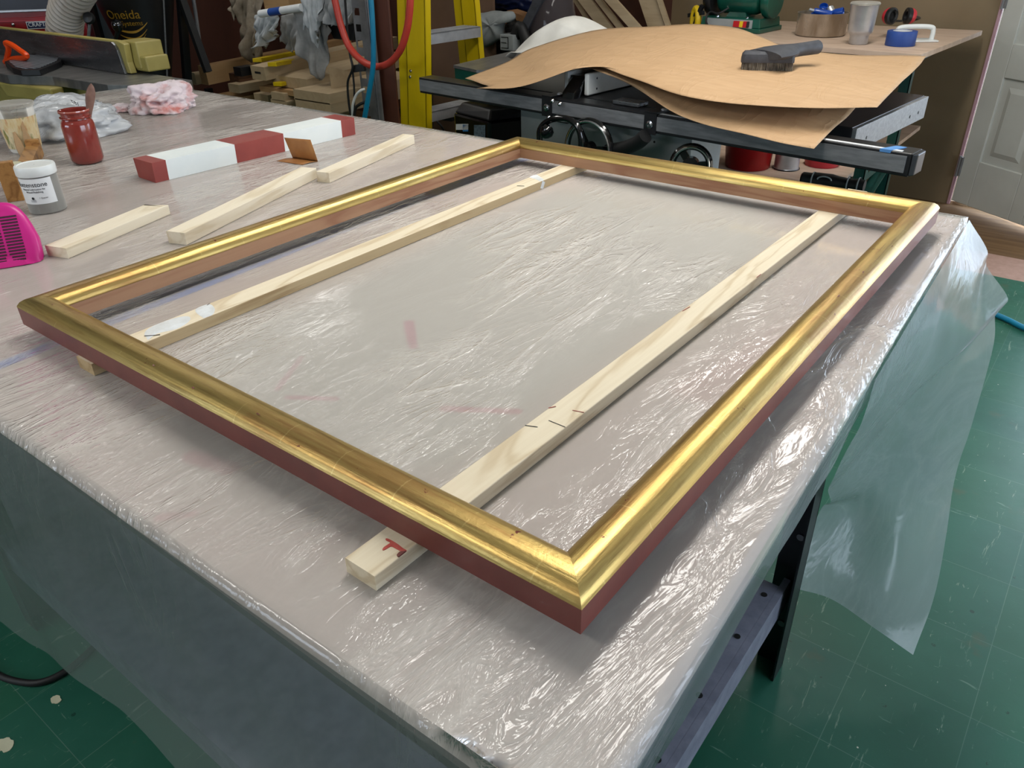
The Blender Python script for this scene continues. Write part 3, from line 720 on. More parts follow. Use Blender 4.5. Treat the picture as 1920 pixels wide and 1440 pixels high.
# red and white striped bar
def striped():
    a = Vector((-.640,.572,TS)); b = Vector((-.606,1.192,TS)); L = (b-a).length; wd, h = .085, .0475
    o = bpy.data.objects.new('striped_bar', None); sc.collection.objects.link(o); o.location = a; o.rotation_euler = (0,0,math.atan2(b.y-a.y,b.x-a.x)); o['_o'] = (0,0,0)
    tag(o, 'thick rectangular wooden bar painted in dark red and white bands', 'painted bar')
    cuts = [0, .035, .225, .375, .572, L]
    def ring(x, k):
        w_ = wd/2; j = lambda q: .0015*noise.noise((x*9, q*3, k)) if 0 < x < L else 0
        return [Vector((x+j(1),-w_,0)),Vector((x+j(2),w_,0)),Vector((x+j(3)-.002,w_,h)),Vector((x+j(4),0,h)),Vector((x+j(5)+.002,-w_,h))]
    for k in range(5):
        m = MB(); m.grid([ring(cuts[k], k), ring(cuts[k+1], k+1)], closed=True)
        if k == 0: m.add(ring(0, 0), [(4,3,2,1,0)])
        if k == 4: m.add(ring(L, 5), [(0,1,2,3,4)])
        m.build('red_band' if k % 2 == 0 else 'white_band', 'red_paint' if k % 2 == 0 else 'white_paint', o)
striped()
# folded sandpaper
def sandpaper():
    p = [PZ(519,302,TS+.001), PZ(567,309,TS+.001), PZ(596,303,TS+.001), PZ(549,296,TS+.001)]
    up = [PZ(533,258,TS+.05), PZ(580,262,TS+.05)]
    m = MB(); m.fixn = False
    r0 = [p[0], p[1]]; r1 = [p[3], p[2]]
    r2 = [PY(533,258,p[3].y-.01), PY(582,262,p[2].y-.01)]
    rows = surf([[p[0],p[1]],[(p[0]+p[3])/2+Vector((0,0,.002)),(p[1]+p[2])/2+Vector((0,0,.002))],[p[3],p[2]]], 4, 8)
    rows2 = surf([[p[3],p[2]],[(p[3]+r2[0])/2+Vector((.006,-.004,0)),(p[2]+r2[1])/2+Vector((.006,-.004,0))],r2], 4, 8)
    m.grid(rows); m.grid(rows2)
    o = m.build('sandpaper', 'sandpaper', smooth=True, angle=40, solid=.0008)
    tag(o, 'folded piece of orange-brown sandpaper standing open beside the striped bar', 'sandpaper')
    for i in range(5):
        t = .12+.16*i; a = r2[1].lerp(p[2], t)+Vector((-.006,-.001,.001)); MB().beam(a, a+Vector((-.010,.0,.001)), .0012, .003).build('printed_mark', 'ink', o)
sandpaper()

def vangle(c): return math.atan2(CAM.y-c[1], CAM.x-c[0])
# rottenstone jar
def rott():
    c = Vector((-.605,.317,TS)); r = .0375; h = .085
    t = thing('powder_jar', 'clear plastic jar of grey powder with a white lid and printed paper label', 'jar', c)
    MB().lathe([(.002,.0006),(r-.004,.0006),(r-.001,.003),(r-.001,.07),(.001,.07)], c, n=40, cap=(False,False)).build('grey_powder', 'grey_powder', t, smooth=True)
    MB().lathe([(.001,0),(r-.003,0),(r,.003),(r,h),(r-.003,h+.003)], c, n=48, cap=(False,False)).build('jar_body', 'clear_plastic', t, smooth=True)
    R = r+.0025
    m = MB(); m.lathe([(R-.001,h-.004),(R,h-.002),(R,h+.013),(R-.0015,h+.016),(R-.006,h+.0165),(R-.0075,h+.0150),(.001,h+.0150)], c, n=48, cap=(False,False)); m.build('lid', 'white_plastic', t, smooth=True)
    a = vangle(c); m = MB(); a0, a1 = a-1.55, a+.62
    m.lathe([(r+.0004,.024),(r+.0004,.078)], c, n=30, cap=(False,False), a0=a0, a1=a1, ref=(1,0,0)); lb = m.build('label', 'label_white', t, smooth=True)
    cc = (c.x, c.y, 0); 
    def put(s, z, size, da): 
        p = c+Vector((math.cos(a+da), math.sin(a+da), 0))*r; p.z = c.z+z
        text_mesh('lettering', s, p, (1,0,0), (0,0,1), size, 'ink', lb, depth=.0001, wrap=(cc, r+.0006), align='CENTER')
    put('Rottenstone', .0615, .0135, -.56); put('Natural Lubricative for', .0545, .0052, -.47); put('Wood Polishing', .0485, .0055, -.45); put('1 Quarter', .036, .0042, -.05)
    p = c+Vector((math.cos(a-.62), math.sin(a-.62), 0))*(r+.001); n_ = Vector((math.cos(a-.62), math.sin(a-.62), 0))
    MB().lathe([(.0030,0),(.0014,.0004)], p+Vector((0,0,.037)), n_, 12).build('emblem', 'ink', lb)
    for dz in (.0335,.0315,.0295): MB().beam(p+Vector((0,0,dz))-n_.cross(Vector((0,0,1)))*.006, p+Vector((0,0,dz))+n_.cross(Vector((0,0,1)))*.006, .0003, .0004).build('emblem', 'ink', lb)
rott()
# mason jar of red clay with brush
def mason():
    c = Vector((-.937,.578,TS)); r = .040
    t = thing('paint_jar', 'glass canning jar full of red clay paint with a brush handle sticking out', 'jar', c)
    prof = [(.001,0),(r-.010,0),(r-.003,.004),(r,.012),(r,.098),(r-.002,.106),(r-.006,.112),(r-.006,.115),(r-.002,.1165),(r-.002,.1185),(r-.006,.120),(r-.0055,.128),(r-.002,.1295),(r-.002,.1325),(r-.005,.1345),(r-.0075,.133),(r-.0085,.118),(r-.0085,.110),(.001,.110)]
    MB().lathe(prof, c, n=48, cap=(False,False)).build('jar_body', MT['clay_glass'], t, smooth=True, angle=50)
    m = MB(); m.lathe([(r-.0022,.1322),(r-.0026,.1352),(r-.0044,.1352)], c, n=48, cap=(False,False)); 
    m.build('glass_rim', 'rim_glass', t, smooth=True)
    b = Vector((-.930,.598,TS+.08)); tip = Vector((-.921,.634,1.073)); d = (tip-b)
    k = MB(); side = Vector((.5,.86,0)).normalized(); nrm = d.cross(side).normalized(); rows = []
    for q, wd in ((0,.004),(.2,.005),(.38,.0065),(.5,.009),(.65,.0115),(.78,.012),(.88,.0095),(.95,.006),(1,.0012)):
        p = b+d*q; rows.append([p+(side*math.cos(z_)*wd+nrm*math.sin(z_)*min(wd*.5,.0045)) for z_ in [i*PI/8 for i in range(16)]])
    k.grid(rows, closed=True); k.add(rows[-1], [tuple(range(16))])
    o = k.build('paint_brush', 'brush_wood', smooth=True); tag(o, 'worn brown wooden brush handle standing in the jar of red clay', 'brush')
MT['clay_glass'] = pm('clay_coated_glass', (138,52,44), (120,42,36), 12, .16, coat=.6)
MT['rim_glass'] = pm('rim_glass', (196,130,116), (160,90,78), 12, .06, coat=1)
MT['brush_wood'] = pm('paint_stained_wood', (128,96,82), (98,66,56), 30, .6)
mason()
# printed deli tub
def tub():
    c = Vector((-1.222,.545,TS)); r0, r1, h = .040, .052, .125
    t = thing('printed_tub', 'clear plastic tub with a colourful printed picnic-food label and clear lid', 'tub', c)
    MB().lathe([(.001,0),(r0-.003,0),(r0,.004),(r1,h),(r1+.002,h+.001)], c, n=40, cap=(False,False)).build('tub_body', 'clear_plastic', t, smooth=True)
    def R(z): return r0+(r1-r0)*z/h+.0006
    MB().lathe([(R(.012),.012),(R(.095),.095)], c, n=40, cap=(False,False)).build('label', 'tub_label', t, smooth=True)
    MB().lathe([(.001,.004),(r0-.002,.004),(R(.085)-.003,.085),(.001,.088)], c, n=30, cap=(False,False)).build('filling', 'pale_fill', t, smooth=True)
    MB().lathe([(r1+.003,h-.005),(r1+.0035,h+.003),(r1+.001,h+.004),(r1-.004,h+.0025),(.001,h+.0015)], c, n=40, cap=(False,False)).build('lid', 'clear_plastic', t, smooth=True)
MT['pale_fill'] = pm('pale_contents', (206,190,150), (186,164,116), 30, .7)
tub()
# wooden stand in front of it with small white jar, and wooden spatulas
def boxes():
    # varnished wooden sanding clamp: two uprights and a base, nearest corner by the pink tray
    a = PZ(12,382,TS); b = PZ(46,376,TS); c = PZ(83,290,TS)
    t = thing('wooden_stand', 'small varnished wooden stand with square cut-outs behind the white-lidded jar', 'wooden stand', a)
    d = (c-b).normalized(); s_ = (b-a).normalized(); L = (c-b).length
    side = Vector((d.y,-d.x,0))
    m = MB(); w_ = .034
    def seg(q0, q1, z0, z1, nm='side_board'):
        mm = MB(); p0 = b+d*(L*q0)-side*w_; p1 = b+d*(L*q1)-side*w_
        mm.hull8([p0+Vector((0,0,z0)), p0+side*w_+Vector((0,0,z0)), p1+side*w_+Vector((0,0,z0)), p1+Vector((0,0,z0)), p0+Vector((0,0,z1)), p0+side*w_+Vector((0,0,z1)), p1+side*w_+Vector((0,0,z1)), p1+Vector((0,0,z1))])
        return mm.build(nm, 'box_wood', t, bevel=.001)
    seg(0, .045, .0, .088, 'upright'); seg(.045, .955, 0, .032, 'base_board'); seg(.955, 1, 0, .045, 'upright')
    p = b+d*.10-side*.016; 
    j = thing('cream_jar', 'tiny jar with a cream lid standing in the wooden stand', 'jar', p+Vector((0,0,.0325)))
    pp = p+Vector((0,0,.0325))
    MB().lathe([(.001,0),(.017,0),(.018,.002),(.018,.018)], pp, n=28).build('jar_body', 'clear_plastic', j, smooth=True)
    MB().lathe([(.0195,.019),(.020,.020),(.020,.029),(.018,.031),(.001,.031)], pp, n=28, cap=(True,False)).build('lid', 'cream_lid', j, smooth=True)
    for k, (u0, v0, u1, v1, wd, lab) in enumerate(((44,292,18,228,.020,'small wooden spatula leaning on the printed tub, with an oval bowl'), (62,290,36,218,.024,'broad wooden spatula leaning on the printed tub beside the cut-out stand'))):
        p0 = PZ(u0, v0, TS+.001); d0 = ray(u1, v1); p1 = PY(u1, v1, p0.y+.01)
        dd = p1-p0; sd = dd.cross(-FWD).normalized(); rows = []
        for q, f in ((0,.7),(.12,1),(.3,1),(.45,.8),(.6,.42),(.8,.36),(1,.33)):
            p_ = p0+dd*q; w2 = wd/2*f; rows.append([p_-sd*w2, p_, p_+sd*w2])
        mm = MB(); mm.fixn = False; mm.grid(surf(rows, 6, 20)); o = mm.build('wooden_spatula', 'oak', smooth=True, solid=.003); tag(o, lab, 'spatula', None)
    # low pine box behind the tub
    q = [PZ(8,240,TS), PZ(60,225,TS), PZ(40,200,TS), PZ(0,205,TS)]
    c0 = Vector((-1.62,.52,TS)); 
    o = MB().obox(c0+Vector((0,0,.03)), (.35,.94,0), (.94,-.35,0), (0,0,1), .075, .05, .03).build('pine_box', 'light_board', bevel=.002)
    tag(o, 'small pale wooden box behind the printed tub at the left edge', 'box')
    c1 = Vector((-1.33,.46,TS))
    o = thing('purple_cup', 'tall mauve paper cup at the very left edge behind the tub', 'cup', c1)
    MB().lathe([(.001,0),(.026,0),(.032,.15)], c1, n=28, cap=(False,False)).build('cup_body', 'magenta', o, smooth=True, solid=.001)
MT['cream_lid'] = pm('cream_lid', (206,204,176), (190,188,160), 10, .4)
boxes()
# pink plastic slotted tray leaning on its side
def pink():
    C = PZ(14, 505, TS); 
    t = thing('pink_tray', 'bright pink plastic slotted basket standing at the left edge of the photo', 'plastic basket', C)
    nrm = Vector((.80,-.42,.42)).normalized(); up = Vector((0,0,1)); sx = up.cross(nrm).normalized(); sy = nrm.cross(sx).normalized()
    org = PY(-6, 452, PZ(20,515,TS).y+.018)
    def loop(w_, h_, zoff, n=48, e=4.2):
        out = []
        for i in range(n):
            a = 2*PI*i/n; ca, sa = math.cos(a), math.sin(a)
            x = math.copysign(abs(ca)**(2/e), ca)*w_; y = math.copysign(abs(sa)**(2/e), sa)*h_
            if y > 0: x *= 1-.26*(y/h_)
            p = org+sx*x+sy*y+nrm*zoff; out.append(p)
        return out
    m = MB(); A = .066; B = .070
    L = [loop(A*.88,B*.88,-.040), loop(A*.99,B*.99,-.028), loop(A,B,-.012), loop(A*.97,B*.97,-.004), loop(A*.88,B*.88,0), loop(A*.80,B*.80,.0005), loop(A*.5,B*.5,.0005)]
    m.grid(L, closed=True); m.add(L[0], [tuple(range(48))]); m.add(L[-1], [tuple(range(48))])
    mn = min(v.z for v in m.v); 
    for v in m.v: v.z = max(v.z, TS+.0005)
    m.build('basket_shell', 'pink_plastic', t, smooth=True, angle=50)
    for i in range(15):
        y = .040-.0056*i
        for s_ in (-1, 1):
            p = org+sx*(.012+s_*.0155)+sy*y+nrm*.0008
            MB().obox(p, sx, sy, nrm, .0135-(.003 if i > 12 else 0), .0015, .0004).build('slot', 'dark_slot', t)
pink()
# crumpled rag
def crumple(name, c, size, mat, label, cat, seed=0, flat=.5, amp=.35, zmin=TS, freq=14):
    bm = bmesh.new(); bmesh.ops.create_icosphere(bm, subdivisions=5, radius=1)
    m = MB(); m.fixn = True
    for v in bm.verts:
        p = v.co.copy(); n1 = noise.noise(p*1.6+Vector((seed,0,0))); n2 = 1-abs(noise.noise(p*3.2+Vector((0,seed,0))))*2; n3 = 1-abs(noise.noise(p*7+Vector((0,0,seed))))*2
        r = 1+amp*n1+amp*.45*n2+amp*.16*n3
        q = Vector((p.x*size[0], p.y*size[1], p.z*size[2]))*r
        q = Vector(c)+q; q.z = max(q.z, zmin+.0006*(1+noise.noise(p*5))); m.v.append(q)
    m.f = [tuple(l.index for l in f.verts) for f in bm.faces]; m.mi = [0]*len(m.f); bm.free()
    o = m.build(name, mat, smooth=True, angle=180); tag(o, label, cat); return o
crumple('rag', (-1.415,1.09,TS+.030), (.085,.085,.045), 'rag', 'crumpled white rag stained with red clay on the far left of the bench', 'rag', 3, amp=.55)
crumple('rag_tail', (-1.52,1.0,TS+.008), (.05,.03,.012), 'rag', None, None, 5, amp=.3)
for o in list(bpy.data.objects):
    if o.name == 'rag_tail':
        r_ = bpy.data.objects['rag']; w0 = o.location.copy(); o.parent = r_; o.location = w0-r_.location; o.name = 'rag_corner'
# white plastic bag
bg_ = crumple('plastic_bag', (-1.37,.735,TS+.035), (.16,.13,.055), 'bag', 'loose translucent white plastic bag lying behind the jar of red clay', 'plastic bag', 9, amp=.38)
p0 = PZ(146,196,TS+.09)
text_mesh('bag_lettering', '187', PY(150,200,.72), (.35,-.75,.45), (-.75,.3,.5), .022, 'ink', bg_, depth=.0002)

# ================================================================ TABLE SAW
def V(x, y, z): return Vector((x, y, z))
saw = thing('table_saw', 'table saw with long dark fence rail, half covered by brown kraft paper', 'table saw', (-.2, 2.4, 0))
RZ = .86
ra = V(-1.19, 2.121, RZ); rb = V(.806, 1.905, RZ); rd = (rb-ra).normalized(); rs = V(-rd.y, rd.x, 0)   # rs points away from camera
def R(t, o, z): return ra + rd*t + rs*o + V(0,0,z-RZ)
RL = (rb-ra).length
m = MB(); m.hull8([R(0,0,RZ-.062),R(RL,0,RZ-.062),R(RL,.075,RZ-.062),R(0,.075,RZ-.062),R(0,0,RZ),R(RL,0,RZ),R(RL,.075,RZ),R(0,.075,RZ)])
rail_o = m.build('fence_rail', 'black_steel', saw, bevel=.003)
m = MB(); m.hull8([R(.004,-.0030,RZ-.052),R(RL-.012,-.0030,RZ-.052),R(RL-.012,.001,RZ-.052),R(.012,.001,RZ-.052),R(.004,-.0030,RZ-.008),R(RL-.012,-.0030,RZ-.008),R(RL-.012,.001,RZ-.008),R(.012,.001,RZ-.008)])
m.build('face_strip', 'rail_grey', rail_o)
m = MB(); m.hull8([R(RL*.60,.006,RZ),R(RL-.03,.006,RZ),R(RL-.03,.020,RZ),R(RL*.60,.020,RZ),R(RL*.60,.006,RZ+.0012),R(RL-.03,.006,RZ+.0012),R(RL-.03,.020,RZ+.0012),R(RL*.60,.020,RZ+.0012)])
m.build('scale_strip', 'label_white', rail_o)
m = MB(); q0 = RL-.085
m.hull8([R(q0,-.002,RZ-.006),R(q0+.028,-.002,RZ-.006),R(q0+.05,.055,RZ+.001),R(q0+.022,.055,RZ+.001),R(q0,-.002,RZ+.0022),R(q0+.028,-.002,RZ+.0022),R(q0+.05,.055,RZ+.0022),R(q0+.022,.055,RZ+.0022)])
m.build('tape_piece', 'light_blue_tape', rail_o)
m = MB(); m.hull8([R(RL,-.001,RZ-.060),R(RL+.012,.01,RZ-.058),R(RL+.012,.066,RZ-.058),R(RL,.075,RZ-.060),R(RL,-.001,RZ),R(RL+.012,.012,RZ-.002),R(RL+.012,.066,RZ-.002),R(RL,.075,RZ)])
m.build('end_cap', 'black_plastic', rail_o, bevel=.003)
# table and extension
def tpt(u, v, z=RZ): return PZ(u, v, z)
ex = [V(.583,2.13,0), V(.64,2.76,0), V(.05,2.86,0), V(-.02,2.2,0)]
m = MB(); m.prism([p+V(0,0,RZ-.035) for p in ex], (0,0,.035)); m.build('extension_table', 'laminate', saw, bevel=.002)
m = MB(); a_, b_ = ex[0], ex[1]; m.hull8([a_+V(.001,0,RZ-.075), a_+V(.014,0,RZ-.075), b_+V(.014,0,RZ-.075), b_+V(.001,0,RZ-.075), a_+V(.001,0,RZ-.002), a_+V(.014,0,RZ-.002), b_+V(.014,0,RZ-.002), b_+V(.001,0,RZ-.002)])
sk = m.build('side_apron', 'machine_grey', saw, bevel=.001)
sk.data.materials[0] = MT['rail_grey']
for t in (.15,.75,.88):
    p = a_.lerp(b_, t)+V(.0142,0,RZ-.045); MB().lathe([(.005,0),(.005,.001)], p, (1,0,0), 10).build('screw_hole', 'black_plastic', sk)
m = MB(); m.prism([R(.25,.085,RZ-.035), R(1.17,.085,RZ-.035), V(.04,2.84,RZ-.035), V(-.86,2.93,RZ-.035)], (0,0,.035)); m.build('saw_table', 'black_steel', saw, bevel=.002)
# fence T-square with white faces
fa = V(-.455,2.135,RZ); fd = V(.10,.995,0).normalized(); fs = V(.995,-.10,0)
def F(t, s_, z): return fa+fd*t+fs*s_+V(0,0,z)
for s0, s1, nm in ((-.008,.012,'white_fence_face'),(.085,.105,'white_fence_face')):
    m = MB(); m.hull8([F(0,s0,.003),F(0,s1,.003),F(.72,s1,.003),F(.72,s0,.003),F(0,s0,.078),F(0,s1,.078),F(.72,s1,.078),F(.72,s0,.078)])
    o = m.build(nm, 'white_plastic', saw, bevel=.005)
    if s0 > 0:
        for t in (.05,):
            for z in (.022,.058): MB().lathe([(.004,0),(.004,.0006)], F(t,s1,z), fs, 10).build('screw', 'black_plastic', o)
m = MB(); m.hull8([F(.01,.012,.003),F(.01,.085,.003),F(.7,.085,.003),F(.7,.012,.003),F(.01,.012,.066),F(.01,.085,.066),F(.7,.085,.066),F(.7,.012,.066)])
m.build('fence_body', 'black_gloss', saw, bevel=.003)
m = MB(); m.hull8([F(-.105,.040,-.080),F(-.105,.098,-.080),F(-.06,.098,-.080),F(-.06,.040,-.080),F(-.060,.034,.020),F(-.060,.092,.020),F(.01,.085,.066),F(.01,.022,.066)])
cl = m.build('fence_clamp', 'black_gloss', saw, bevel=.006)
for s_, z in ((.03,-.005),(.066,-.012),(.064,-.055),(.025,-.062)):
    MB().lathe([(.0085,0),(.0085,.004),(.006,.008),(.001,.010)], F(-.085+.02*(z/.08), s_, z)+fd*(-.022), -fd, 14).build('bolt_or_hole', 'chrome', cl, smooth=True)
# lever knob
kc = PY(1025,247,1.93); 
MB().lathe([(.001,-.026),(.012,-.022),(.020,-.014),(.026,0),(.022,.014),(.012,.022),(.001,.025)], kc, (.3,.6,.6), 24).build('lever_knob', 'black_gloss', saw, smooth=True)
hp = [PY(1012,268,1.94),PY(1013,242,1.94),PY(1030,226,1.94),PY(1060,222,1.93),PY(1082,236,1.92),PY(1090,262,1.92),PY(1088,290,1.92)]
MB().tube(spline(hp, 24), .011, 12).build('lever_arm', 'black_gloss', saw, smooth=True)
MB().tube(spline([F(-.09,.05,-.07), PY(1068,224,1.94)], 6), .010, 10).build('lever_link', 'chrome', saw, smooth=True)
# rail brackets with bolts
for t_ in (.72, 1.175):
    m = MB(); m.hull8([R(t_-.022,-.006,RZ-.066),R(t_+.026,-.006,RZ-.066),R(t_+.026,-.0005,RZ-.066),R(t_-.022,-.0005,RZ-.066),R(t_-.022,-.006,RZ+.004),R(t_+.026,-.006,RZ+.004),R(t_+.026,-.0005,RZ+.004),R(t_-.022,-.0005,RZ+.004)])
    m.hull8([R(t_-.022,-.006,RZ+.0005),R(t_+.026,-.006,RZ+.0005),R(t_+.026,.07,RZ+.0005),R(t_-.022,.07,RZ+.0005),R(t_-.022,-.006,RZ+.006),R(t_+.026,-.006,RZ+.006),R(t_+.026,.07,RZ+.006),R(t_-.022,.07,RZ+.006)])
    bk = m.build('bracket', 'black_steel', saw)
    MB().lathe([(.013,0),(.013,.003),(.008,.004),(.008,.008),(.004,.008),(.004,.005),(.001,.005)], R(t_+.002,-.006,RZ-.035), -rs, 18).build('bolt_or_hole', 'chrome', bk)
    MB().lathe([(.010,0),(.010,.003),(.006,.006)], R(t_+.02,.045,RZ+.006), (0,0,1), 12).build('bolt_or_hole', 'aluminium', bk)
# metal insert clip on the table
m = MB(); c = PZ(1182,192,RZ+.008); m.obox(c, rd, rs, (0,0,1), .055, .03, .007); m.build('miter_clip', 'steel', saw, bevel=.003)
# cabinet
def quadbox(p, depth, name, mat, parent, bevel=0):
    """front face from 4 points, extruded away from the camera side"""
    p = [Vector(q) for q in p]; dv = Vector(depth)
    m = MB(); m.hull8([p[0], p[1], p[1]+dv, p[0]+dv, p[3], p[2], p[2]+dv, p[3]+dv]); return m.build(name, mat, parent, bevel=bevel)
cx0, cx1 = PY(968,250,2.13).x, PY(1298,262,2.07).x
m = MB(); xb = PY(1352,275,2.5).x
m.hull8([V(cx0,2.16,.12),V(cx1,2.07,.12),V(xb,2.5,.12),V(cx0+.05,2.6,.12),V(cx0,2.16,RZ-.063),V(cx1,2.07,RZ-.063),V(xb,2.5,RZ-.063),V(cx0+.05,2.6,RZ-.063)])
m.build('cabinet', 'machine_grey', saw, bevel=.004)
# handwheel 1 (large, black with chrome rim) and wheel 2
def wheel(c, r, nrm, par, mat1='black_gloss', spokes=3):
    c = Vector(c); nrm = Vector(nrm).normalized(); a = nrm.orthogonal().normalized(); b = nrm.cross(a)
    ring = [c+(a*math.cos(2*PI*i/40)+b*math.sin(2*PI*i/40))*r for i in range(40)]
    m = MB(); m.tube(ring, .011, 10, closed=True); w_ = m.build('handwheel', mat1, par, smooth=True)
    ring2 = [c+nrm*.009+(a*math.cos(2*PI*i/40)+b*math.sin(2*PI*i/40))*(r-.002) for i in range(40)]
    MB().tube(ring2, .005, 8, closed=True).build('wheel_rim', 'chrome', w_, smooth=True)
    m = MB(); m.lathe([(.001,-.012),(.028,-.012),(.028,.02),(.001,.022)], c, nrm, 20)
    for i in range(spokes):
        t = 2*PI*i/spokes+.4; m.beam(c+nrm*-.0, c+(a*math.cos(t)+b*math.sin(t))*r, .022, .010, up=nrm)
    m.build('spokes', mat1, w_)
    MB().lathe([(.001,0),(.012,.002),(.014,.02),(.012,.055),(.008,.07),(.001,.075)], c+b*(r*.8), nrm, 16).build('crank_grip', 'black_gloss', w_, smooth=True)
wheel(PY(1104,280,2.0), .098, (-.1,-1,0.05), saw)
wheel(PY(1295,310,1.98), .060, (.35,-1,0.05), saw)
hose = [PY(1140,283,2.03),PY(1170,278,2.0),PY(1195,268,1.98),PY(1210,255,1.97)]
MB().tube(spline(hose, 14), .024, 16).build('dust_hose_stub', 'rubber', saw, smooth=True)
MB().lathe([(.004,0),(.004,.001)], PY(1227,266,2.07)+V(0,0,0), (0,-1,0), 10).build('screw_hole', 'black_plastic', saw)

# kraft paper, two sheets
MT['kraft'] = MT['kraft']
def P3(l): return [PZ(*q) for q in l]
upr = [P3(r) for r in (
 [(872,147,.868),(950,117,.90),(1000,90,.945),(1110,57,1.0),(1210,50,1.02),(1300,45,1.03),(1375,51,1.02),(1430,70,.995),(1485,91,.965),(1600,102,.945),(1736,106,.945)],
 [(885,151,.868),(960,128,.90),(1015,102,.945),(1125,72,.995),(1220,70,1.01),(1300,68,1.015),(1385,78,1.0),(1440,95,.98),(1500,110,.962),(1600,120,.95),(1722,124,.945)],
 [(905,158,.868),(985,140,.90),(1040,118,.95),(1135,98,.985),(1220,100,.99),(1300,105,.99),(1380,118,.975),(1440,130,.965),(1510,142,.957),(1600,150,.95),(1695,150,.94)],
 [(915,162,.868),(1000,150,.91),(1075,128,.955),(1150,125,.97),(1215,138,.97),(1290,155,.965),(1365,168,.955),(1440,175,.95),(1510,180,.947),(1590,180,.94),(1668,176,.935)],
 [(893,166,.868),(975,163,.895),(1062,134,.955),(1112,122,.965),(1200,152,.955),(1280,178,.945),(1355,192,.94),(1440,200,.94),(1510,203,.938),(1580,203,.935),(1645,201,.93)])]
g = surf(upr, 60, 24); m = MB(); m.fixn = False
for r in g:
    for p in r: p.z += .004*noise.noise((p.x*5, p.y*5, 1))
m.grid(g); up_ = m.build('kraft_paper', 'kraft', smooth=True, angle=180, solid=.0008); tag(up_, 'large upper sheet of brown kraft paper humped over the table saw fence', 'kraft paper')
lwr = [P3(r) for r in (
 [(1118,118,.955),(1200,135,.955),(1290,152,.935),(1365,170,.925),(1440,178,.92),(1520,184,.915),(1615,188,.905)],
 [(1112,122,.955),(1200,150,.94),(1285,180,.92),(1360,195,.91),(1440,205,.905),(1520,212,.90),(1590,218,.89)],
 [(1108,124,.955),(1190,158,.935),(1270,198,.90),(1340,222,.885),(1420,240,.878),(1490,245,.875),(1562,242,.872)],
 [(1100,125,.955),(1180,158,.93),(1258,208,.89),(1320,233,.872),(1400,252,.868),(1465,268,.866),(1526,279,.866)])]
g = surf(lwr, 40, 16); m = MB(); m.fixn = False; m.grid(g); lo_ = m.build('kraft_paper', 'kraft', smooth=True, angle=180, solid=.0008)
tag(lo_, 'lower sheet of brown kraft paper with its corner hanging over the saw rail', 'kraft paper')
# stack under the paper that makes the hump
# white sack behind the paper
wc = [PY(970,92,2.75),PY(990,72,2.75),PY(1010,56,2.75),PY(1040,40,2.78),PY(1060,42,2.78),PY(1085,55,2.8),PY(1105,66,2.8)]
rows = [[V(p.x, 2.66, min(p.z-.02, .90)) for p in spline(wc, 24)], [p+V(0,-.035,-.035) for p in spline(wc, 24)], spline(wc, 24), [p+V(.02,.12,.01) for p in spline(wc, 24)], [p+V(.03,.26,-.04) for p in spline(wc, 24)]]
m = MB(); m.fixn = False; m.grid(surf(rows, 24, 14)); o = m.build('cloth_sack', 'cloth_white', smooth=True, angle=180, solid=.002); tag(o, 'white cloth sack peeking out behind the left end of the brown paper', 'cloth')
# vacuum brush
def vac():
    c = PZ(1436,132,.962); t = thing('vacuum_brush', 'grey vacuum cleaner brush nozzle lying on the brown paper', 'vacuum brush', c)
    a = PZ(1388,133,.963); b = PZ(1487,134,.963); ax = (b-a).normalized(); L = (b-a).length; ay = V(-ax.y, ax.x, 0); mid = (a+b)/2
    def P(x, y, z): return mid+ax*x+ay*y+V(0,0,z)
    m = MB(); rows = []
    for z, sx, y0, y1 in ((.026,.5,-.004,.040),(.038,.5,-.006,.042),(.052,.485,-.002,.044),(.060,.44,.008,.044)):
        L_ = L*sx; rows.append([P(-L_,y0+.006,z),P(-L_+.008,y0,z),P(L_-.008,y0,z),P(L_,y0+.006,z),P(L_,y1-.006,z),P(L_-.008,y1,z),P(-L_+.008,y1,z),P(-L_,y1-.006,z)])
    m.grid(rows, closed=True); m.add(rows[0], [tuple(range(8))]); m.add(rows[-1], [tuple(range(8))]); m.build('brush_head', 'dark_rubber', t, smooth=True, angle=30)
    m = MB()
    rng = random.Random(3)
    for i in range(46):
        for y_ in (.001, .012, .034):
            x = -L*.47+L*.94*i/45; m.beam(P(x,y_,.030), P(x+rng.uniform(-.0015,.0015), y_+rng.uniform(-.003,.001), .001), .0026, .0024)
    o = m.build('bristles', 'bristle', t)
    m = MB(); m.fixn = True; e = PZ(1512,100,1.0); nb = P(.018,.03,.032); rows = []
    top = PZ(1440,100,1.0)
    def ringy(c_, wx, hz, d): 
        s_ = d.cross(V(0,0,1)).normalized(); u_ = s_.cross(d).normalized(); return [c_+s_*math.cos(k*PI/8)*wx+u_*math.sin(k*PI/8)*hz for k in range(16)]
    d = V(.42,.90,.02).normalized(); st = P(.0,.026,.050)
    for q, wx, hz in ((-.02,L*.485,.014),(.005,L*.47,.017),(.03,L*.45,.021),(.06,L*.40,.022),(.09,L*.30,.022),(.12,.024,.022),(.15,.022,.022),(.19,.0225,.0225),(.225,.023,.023),(.23,.020,.020)):
        rows.append(ringy(st+d*q, wx, hz, d))
    m.grid(rows, closed=True); m.add(rows[0], [tuple(range(16))]); m.add(rows[-1], [tuple(range(16))]); m.build('brush_neck', 'dark_rubber', t, smooth=True, angle=50)
vac()

